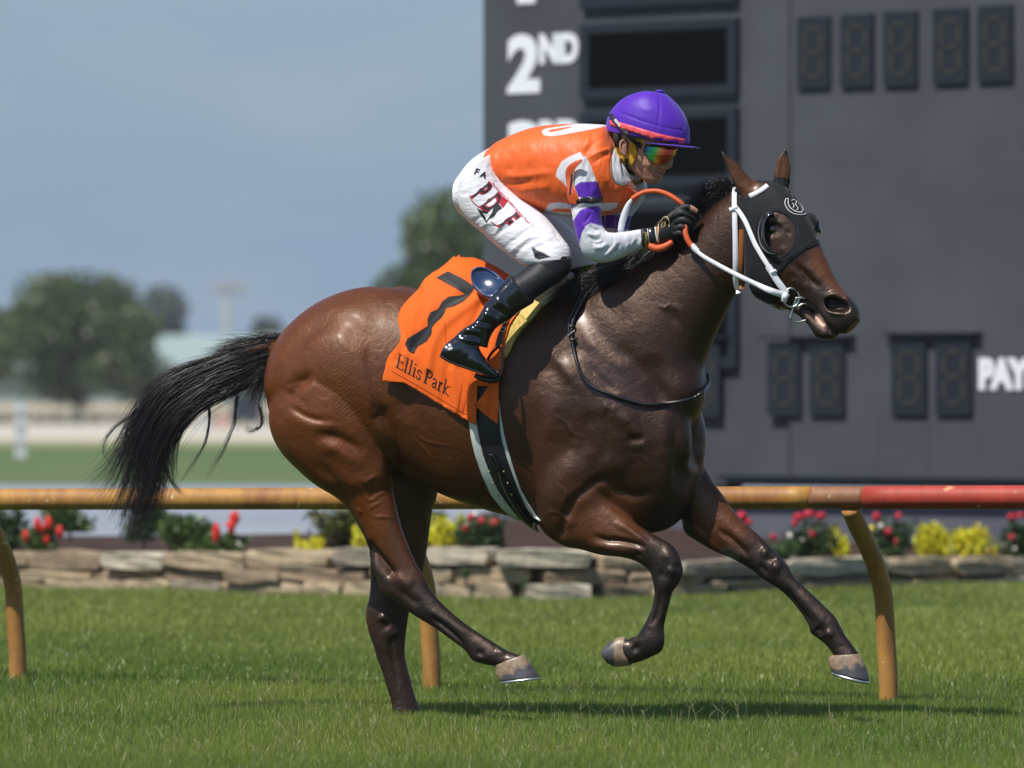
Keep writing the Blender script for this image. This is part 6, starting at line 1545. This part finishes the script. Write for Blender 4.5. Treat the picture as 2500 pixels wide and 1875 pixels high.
# ---------------------------------------------------------------- silks
SILK = mat('racing_silks', vcol=True, rough=.5, spec=.35, sheen=.1, bump=.6, bscale=17, bdist=.013, stretch=(2.0, 1, .7))
SL = Skin([limb([(1203,366,1212,380,.10),(1205,364,1222,462,.148),(1232,341,1250,482,.164),(1300,313,1308,515,.178),(1352,305,1372,528,.186),(1405,302,1430,531,.190),(1450,303,1490,523,.188),(1486,308,1534,503,.168),(1500,334,1562,476,.12)], jt, PSI, n=72, sub=6, k=2.25)], .004, 5)
ORG = np.array([0.84, 0.130, 0.018]); PUR = np.array([0.105, 0.022, 0.42]); WHI = np.array([.68, .68, .725])
SL.col[:, :3] = ORG
for q, w, a in [([(1214,420),(1260,430),(1320,424),(1360,420)], 9, .005), ([(1224,446),(1262,448),(1310,440)], 9, -.005), ([(1250,470),(1300,462),(1350,452)], 10, .005), ([(1240,360),(1250,400),(1240,430)], 10, -.004), ([(1420,372),(1430,350),(1440,320)], 6, .004), ([(1424,380),(1446,356),(1464,334)], 6, -.004),
                ([(1430,392),(1460,372),(1496,362)], 5, .005), ([(1440,404),(1470,384),(1496,374)], 5, -.004), ([(1480,440),(1484,470),(1480,500)], 6, -.005), ([(1500,452),(1508,480),(1500,504)], 6, .005), ([(1522,456),(1526,480)], 6, -.004), ([(1300,480),(1340,500),(1380,505)], 9, .004), ([(1290,330),(1300,370),(1290,410)], 14, .004), ([(1350,330),(1360,370),(1350,400)], 14, -.003),
                ([(1206,372),(1212,410),(1226,446)], 5, .004), ([(1244,466),(1284,494),(1330,518)], 5, .003)]:
    SL.stroke(q, w, a)
SL.sync()
fc_ = SL.facing(-.2, 0) > 0.1
SL.paint(SL.poly([(1322,320),(1332,314),(1408,302),(1500,298),(1478,308),(1446,315),(1366,330),(1344,332),(1328,330)], 1.5), WHI)
SL.paint(SL.poly([(1336,321),(1345,316),(1390,309),(1400,310),(1366,319),(1346,323)], 1.5), ORG)
SL.paint(SL.poly([(1357,430),(1360,414),(1372,394),(1392,381),(1417,371),(1424,384),(1400,400),(1386,420),(1386,458)], 1.5), WHI)
SL.paint(SL.poly([(1328,517),(1341,497),(1366,493),(1393,500),(1393,530),(1335,528)], 1.5), WHI); SL.paint(SL.poly([(1345,517),(1355,509),(1393,510),(1393,518)], 1.5), ORG)
SL.paint(SL.poly([(1466,496),(1509,495),(1506,506),(1490,514),(1466,516)], 1.5), WHI)
SL.paint(SL.poly([(1499,300),(1498,362),(1493,390),(1492,417),(1502,446),(1520,453),(1546,448),(1576,446),(1600,400),(1545,300)], 1.2), WHI)
SL.stroke([(1499,362),(1493,392),(1493,418),(1503,447),(1522,453),(1548,448)], 3, -.005, ends=False); SL.stroke([(1512,370),(1510,400),(1520,440)], 4, .005); SL.sync()
silks = SL.obj('silks', SILK, man)
SB = SL.bvh()
AR = Skin([arm_n(0)], .0036, 4)
for q, w, a in [([(1440,590),(1462,596),(1478,586)], 4, -.003), ([(1444,604),(1468,604),(1486,590)], 4, .003), ([(1456,618),(1480,612),(1496,596)], 4, -.003), ([(1500,628),(1508,608),(1516,592)], 4, -.003), ([(1524,622),(1530,604),(1538,590)], 4, .003), ([(1546,612),(1550,598),(1556,584)], 4, -.003), ([(1560,606),(1564,592),(1570,576)], 3.5, .003),
                ([(1400,500),(1430,498),(1462,504)], 4, .003), ([(1398,512),(1430,508),(1464,512)], 4, -.003), ([(1420,548),(1436,532),(1444,516)], 4, -.003), ([(1430,430),(1440,450),(1444,474)], 5, -.003), ([(1448,432),(1454,452),(1456,474)], 5, .003), ([(1425,395),(1428,420),(1420,450)], 5, -.003)]:
    AR.stroke(q, w, a)
for q, w, a in [([(1428,566),(1450,574),(1468,570)], 4, .004), ([(1432,576),(1452,586),(1474,580)], 4, -.004), ([(1470,632),(1486,616),(1500,600),(1506,584)], 4, .004), ([(1484,636),(1500,618),(1510,600)], 3.5, -.003), ([(1538,614),(1542,598),(1550,582)], 3.5, .003), ([(1552,570),(1562,580),(1574,600)], 3, -.003), ([(1410,520),(1420,545),(1436,566)], 4, .003), ([(1440,548),(1450,560),(1470,562)], 3.5, -.004)]:
    AR.stroke(q, w, a)
AR.sync(); AR.col[:, :3] = WHI
AR.paint(AR.poly([(1398,462),(1406,452),(1417,444),(1458,443),(1468,458),(1474,484),(1466,486),(1439,481),(1414,484),(1400,484)], 1.2), PUR)
AR.paint(AR.poly([(1388,548),(1396,545),(1406,528),(1417,512),(1440,505),(1461,502),(1470,512),(1482,556),(1470,552),(1442,544),(1430,552),(1420,570),(1414,596),(1400,590)], 1.2), PUR)
AR.paint(AR.poly([(1386,494),(1396,494),(1404,500),(1394,510)], 1), PUR)
backs = AR.facing(-.1, .1) < .2
AR.col[backs & (AR.px[:, 1] > 440) & (AR.px[:, 1] < 484)] = (*PUR, 1); AR.col[backs & (AR.px[:, 1] > 512) & (AR.px[:, 1] < 560)] = (*PUR, 1)
slv = AR.obj('sleeve', SILK, man); AB = AR.bvh()
AF = Skin([arm_f(0)], .0045, 4); AF.col[:, :3] = WHI
AF.paint(AF.poly([(1480,500),(1530,500),(1520,516),(1478,512)], 1.2), PUR); AF.paint(AF.poly([(1460,522),(1550,528),(1545,560),(1460,556)], 1.2), PUR)
AF.obj('sleeve', SILK, man)
# number armband and strap
ABM = mat('orange_armband', (0.66, 0.10, 0.028), rough=.4, coat=.3)
v2, f2 = fill2d(smooth_loop([(1380,420),(1391,401),(1417,388),(1421,395),(1404,414),(1399,443),(1408,471),(1419,497),(1388,496),(1384,455)], 2), 5)
ab = mk('armband', [P(x, y, -.412 + ((x - 1425) / 641) ** 2 * 5 + .004 * math.sin(y * .09)) for x, y in v2], [q if ((Vector(v2[q[1]]) - Vector(v2[q[0]])).to_3d().cross((Vector(v2[q[2]]) - Vector(v2[q[0]])).to_3d())).z < 0 else (q[0], q[2], q[1]) for q in f2], ABM)
m_ = ab.modifiers.new('s', 'SOLIDIFY'); m_.thickness = .002; keep_parent(ab, man); bpy.context.view_layer.update(); ABB = bvh_of(ab)
text_decal('lettering', '1', (1385,473), (26,-2), (7,-68), ABB, INK, ab, off=.0015, bold=.03)
line('binding', [(1420,396),(1404,414),(1399,443),(1408,471),(1419,497)], .003, ABB, mat('cream_binding', (.55,.45,.33), rough=.5), ab, off=.001)
line('arm_strap', [(1408,490),(1420,488),(1442,490),(1464,488),(1470,482)], .022, AB, LEATH, man, off=.004, thick=.003)
keep_parent(mkparts('buckle', [ball(cast(AB, 1443, 490, .009)[0], (.012, .005, .012), 14)], mat('dark_buckle', (.03,.03,.03), rough=.3)), man)
# collar
CO = Skin([limb([(1474,384,1520,462,.088),(1492,362,1536,450,.078),(1504,352,1552,438,.066)], lambda p: jt(p), R(24), n=48, sub=5)], .004, 3)
CO.stroke([(1500,390),(1506,420),(1520,444)], 5, -.003); CO.stroke([(1514,384),(1524,412),(1540,434)], 5, .002); CO.sync()
CO.obj('collar', mat('white_collar', (.68,.68,.74), rough=.6, bump=.2, bscale=25, bdist=.004), man)
# wristband, glove badge
wb = AB
line('wristband', [(1572,556),(1572,570),(1574,590),(1580,608)], .024, AB, GLV, man, off=.003, thick=.003); line('wristband', [(1590,553),(1591,570),(1593,586),(1598,603)], .026, AB, LEATH, man, off=.003, thick=.003)
text_decal('lettering', 'Jockcool', (1577,606), (.5,-10.5), (-10,-1), AB, mat('gold_print', (.6,.42,.05), rough=.4, metal=.3), man, off=.0075, bold=.02)
GOLD = mat('gold_piping', (.60, .50, .28), rough=.4)
line('glove_badge', [(1606,582),(1609,560),(1609,550),(1616,538),(1624,531),(1630,532),(1633,540),(1634,554)], .0035, JB, GOLD, man, off=.004)
line('glove_badge', [(1616,556),(1618,546),(1624,542),(1624,552),(1618,556)], .0025, JB, mat('gold_thread', (.5,.33,.06), rough=.4), man, off=.004); line('glove_badge', [(1601,556),(1602,572),(1606,588)], .006, JB, WTH, man, off=.004)

# ---------------------------------------------------------------- helmet
helmet_rows = [(1678,352,1483,320,.124),(1680,338,1484,308,.125),(1679,315,1488,288,.124),(1672,290,1500,266,.117),(1657,264,1520,245,.103),(1640,244,1545,231,.082),(1624,230,1574,223,.050),(1614,226,1590,223,.02)]
def hy_(p): return HX - (p - 1582) / 641 * math.tan(R(24))
HM = Skin([limb(helmet_rows, hy_, R(24), n=64, sub=7)], .004, 4)
HM.stroke([(1608,222),(1611,260),(1606,300),(1602,318)], 2.0, -.0020, ends=False); HM.stroke([(1636,238),(1655,270),(1666,305),(1668,340)], 2.2, -.0020, ends=False)
HM.stroke([(1500,268),(1528,280),(1570,296),(1620,310),(1664,318)], 2.4, -.0022, ends=False); HM.stroke([(1560,262),(1580,268),(1600,266)], 8, .0015)
PURM = mat('purple_silk_cap', (0.088, 0.018, 0.42), rough=.5, spec=.35, sheen=.12, bump=.4, bscale=24, bdist=.006)
HM.sync(); helm = HM.obj('helmet', PURM, man); MB_ = HM.bvh()
PINK = mat('pink_band', (0.85, 0.10, 0.12), rough=.5)
def lerp_row(t):
    r0, r1 = helmet_rows[0], helmet_rows[2]; return tuple(a + (b - a) * t for a, b in zip(r0, r1))
bandr = [(1679.5,353,1484,312,.1245),(1680.5,342,1486,298,.1255)]
pb_ = patch('hat_band', [(1490,293),(1500,295),(1530,303),(1569,315),(1610,327),(1650,336),(1672,339),(1670,349),(1640,349),(1600,341),(1565,329),(1525,316),(1491,305)], MB_, PINK, helm, off=.0045, step=6, thick=.002)
keep_parent(mkparts('button', [rotball(P(1611, 223, hy_(1611)), (.017, .017, .006), (0, R(8), 0), 20), tube3([P(1610,230,hy_(1611)), P(1611,223,hy_(1611))], .006)], PURM), helm)
pk = limb([(1600,348,1596,352,.11),(1640,352,1636,358,.125),(1672,355,1670,361,.115),(1690,358,1688,362,.085),(1700,360,1699,362,.04)], hy_, R(24), n=36, sub=5, k=2)
keep_parent(mkparts('peak', [pk], PURM), helm)
line('peak_edge', [(1485,322),(1510,329),(1545,339),(1585,350),(1600,353)], .007, MB_, PURM, helm, off=.004, thick=.004)
# goggles
GOG = bpy.data.materials.new('mirror_lens'); GOG.use_nodes = True
n, l = GOG.node_tree.nodes, GOG.node_tree.links; b = n['Principled BSDF']
tc = n.new('ShaderNodeTexCoord'); sp = n.new('ShaderNodeSeparateXYZ'); l.new(tc.outputs['Object'], sp.inputs[0])
nzg = n.new('ShaderNodeTexNoise'); nzg.inputs['Scale'].default_value = 22; l.new(tc.outputs['Object'], nzg.inputs['Vector'])
ma = n.new('ShaderNodeMath'); ma.operation = 'MULTIPLY_ADD'; ma.inputs[1].default_value = .022; zz_ = n.new('ShaderNodeMath'); zz_.operation = 'MULTIPLY_ADD'; zz_.inputs[1].default_value = -.45; l.new(sp.outputs['Z'], zz_.inputs[0]); l.new(sp.outputs['X'], zz_.inputs[2])
l.new(nzg.outputs['Fac'], ma.inputs[0]); l.new(zz_.outputs[0], ma.inputs[2])
x0 = P(1570, 370, HX).x - .45 * P(1570, 378, HX).z; x1 = P(1652, 370, HX).x - .45 * P(1570, 378, HX).z
mrg = n.new('ShaderNodeMapRange'); mrg.inputs['From Min'].default_value = x0 + .01; mrg.inputs['From Max'].default_value = x1 + .012; l.new(ma.outputs[0], mrg.inputs['Value'])
rg = n.new('ShaderNodeValToRGB'); l.new(mrg.outputs[0], rg.inputs[0]); el = rg.color_ramp.elements
el[0].position = 0; el[0].color = (.01, .02, .12, 1); el[1].position = 1; el[1].color = (.75, .62, .03, 1)
for p_, c_ in [(.14, (.01, .22, .10, 1)), (.34, (.05, .38, .05, 1)), (.48, (.75, .22, .02, 1)), (.62, (.50, .04, .01, 1)), (.82, (.42, .03, .01, 1)), (.92, (.65, .35, .02, 1))]:
    x = el.new(p_); x.color = c_
l.new(rg.outputs[0], b.inputs['Base Color']); b.inputs['Metallic'].default_value = .75; b.inputs['Roughness'].default_value = .07; b.inputs['Coat Weight'].default_value = .6
lens_out = [(1571,353),(1600,355),(1630,358),(1653,360),(1652,370),(1648,379),(1641,388),(1634,394),(1624,398),(1611,400),(1597,397),(1584,389),(1575,377),(1571,366)]
v2, f2 = fill2d(smooth_loop(lens_out, 2), 5)
V = []
for (x, y) in v2:
    a = (x - 1600) / 62.0
    d = fy(1600) - .082 + .058 * (a * a) - .03 * a + ((y - 372) / 641) ** 2 * 3
    V.append(P(x, y, d))
lens = mk('goggles', V, [f if ((Vector(v2[f[1]]) - Vector(v2[f[0]])).to_3d().cross((Vector(v2[f[2]]) - Vector(v2[f[0]])).to_3d())).z < 0 else (f[0], f[2], f[1]) for f in f2], GOG)
s_ = lens.modifiers.new('s', 'SOLIDIFY'); s_.thickness = .003; keep_parent(lens, man)
gs = [P(1574,365,fy(1574) - .066), P(1562,356,fy(1562) - .088), P(1548,344,HX - .108), P(1530,326,HX - .118)] + [cast(MB_, x, y, .004)[0] for x, y in ((1520,316),(1508,302),(1497,288),(1492,280))]
strap('goggle_strap', gs, .017, GLV, man, thick=.002)
keep_parent(mkparts('strap_buckle', [rotball(P(1559,354,fy(1559) - .094), (.010, .004, .014), (0, R(40), 0), 12)], LEATH), man)
text_decal('lettering', 'SSG', (1503,294), (7.6,9.6), (6,-5), MB_, INKW, man, off=.0085, bold=.05)
# yellow chin harness
YEL = mat('yellow_harness', (0.62, 0.33, 0.015), rough=.55, bump=.2, bscale=60)
def jb(x, y, off=.004): return cast(JB, x, y, off, HX - .07)[0]
patch('chin_harness', [(1500,326),(1509,332),(1511,352),(1518,372),(1528,381),(1534,370),(1538,348),(1540,340),(1556,352),(1555,382),(1546,403),(1531,400),(1511,384),(1501,360)], JB, YEL, man, off=.006, step=5, thick=.004, default=HX - .08)
patch('chin_harness', [(1540,334),(1575,342),(1600,350),(1598,354),(1560,350),(1540,342)], JB, YEL, man, off=.005, step=5, thick=.003, default=HX - .08)
strap('chin_strap', [jb(1532,386,.012), jb(1535,400,.012), jb(1540,414,.012), jb(1548,428,.012), jb(1553,436,.012)], [.012,.012,.014,.02,.02], GLV, man, thick=.003)
patch('chin_harness', [(1552,428),(1566,438),(1578,444),(1560,448),(1546,447)], JB, YEL, man, off=.008, step=5, thick=.003, default=HX - .06)
# ear
earp = jb(1525, 358, .010)
EARM = mat('ear_skin', (.46,.21,.145), rough=.5)
keep_parent(mkparts('ear', [rotball(earp, (.016, .007, .031), (0, R(-8), 0), 20)], EARM), man)
keep_parent(mkparts('ear_rim', [tube3([earp + Vector((a * .012, -.008, b_ * .028)) for a, b_ in ((.6, -.9), (-.4, -.6), (-1, 0), (-.8, .7), (0, 1.0), (.7, .7), (.9, .2))], .0036, sub=4)], EARM), man)
keep_parent(mkparts('hair', [rotball(P(1507, 338, HX - .045), (.016, .02, .035), (0, 0, 0), 20)], mat('dark_hair', (.02,.015,.012), rough=.7)), man)
# ================================================================ summer haze
hv = [(-3100,-60,-1.2),(3100,-60,-1.2),(3100,5600,-1.2),(-3100,5600,-1.2)]; hv += [(x, y, 13.0) for x, y, z in hv]
hz_ = mk('haze', hv, [(0,3,2,1),(4,5,6,7),(0,1,5,4),(1,2,6,5),(2,3,7,6),(3,0,4,7)], None, smooth=False)
hm = bpy.data.materials.new('haze'); hm.use_nodes = True; hn = hm.node_tree.nodes; hn.clear()
ho = hn.new('ShaderNodeOutputMaterial'); hp_ = hn.new('ShaderNodeVolumePrincipled'); hp_.inputs['Density'].default_value = .00022; hp_.inputs['Color'].default_value = (.86,.92,1,1)
hm.node_tree.links.new(hp_.outputs[0], ho.inputs['Volume']); hz_.data.materials.append(hm); tag(hz_, kind='stuff')
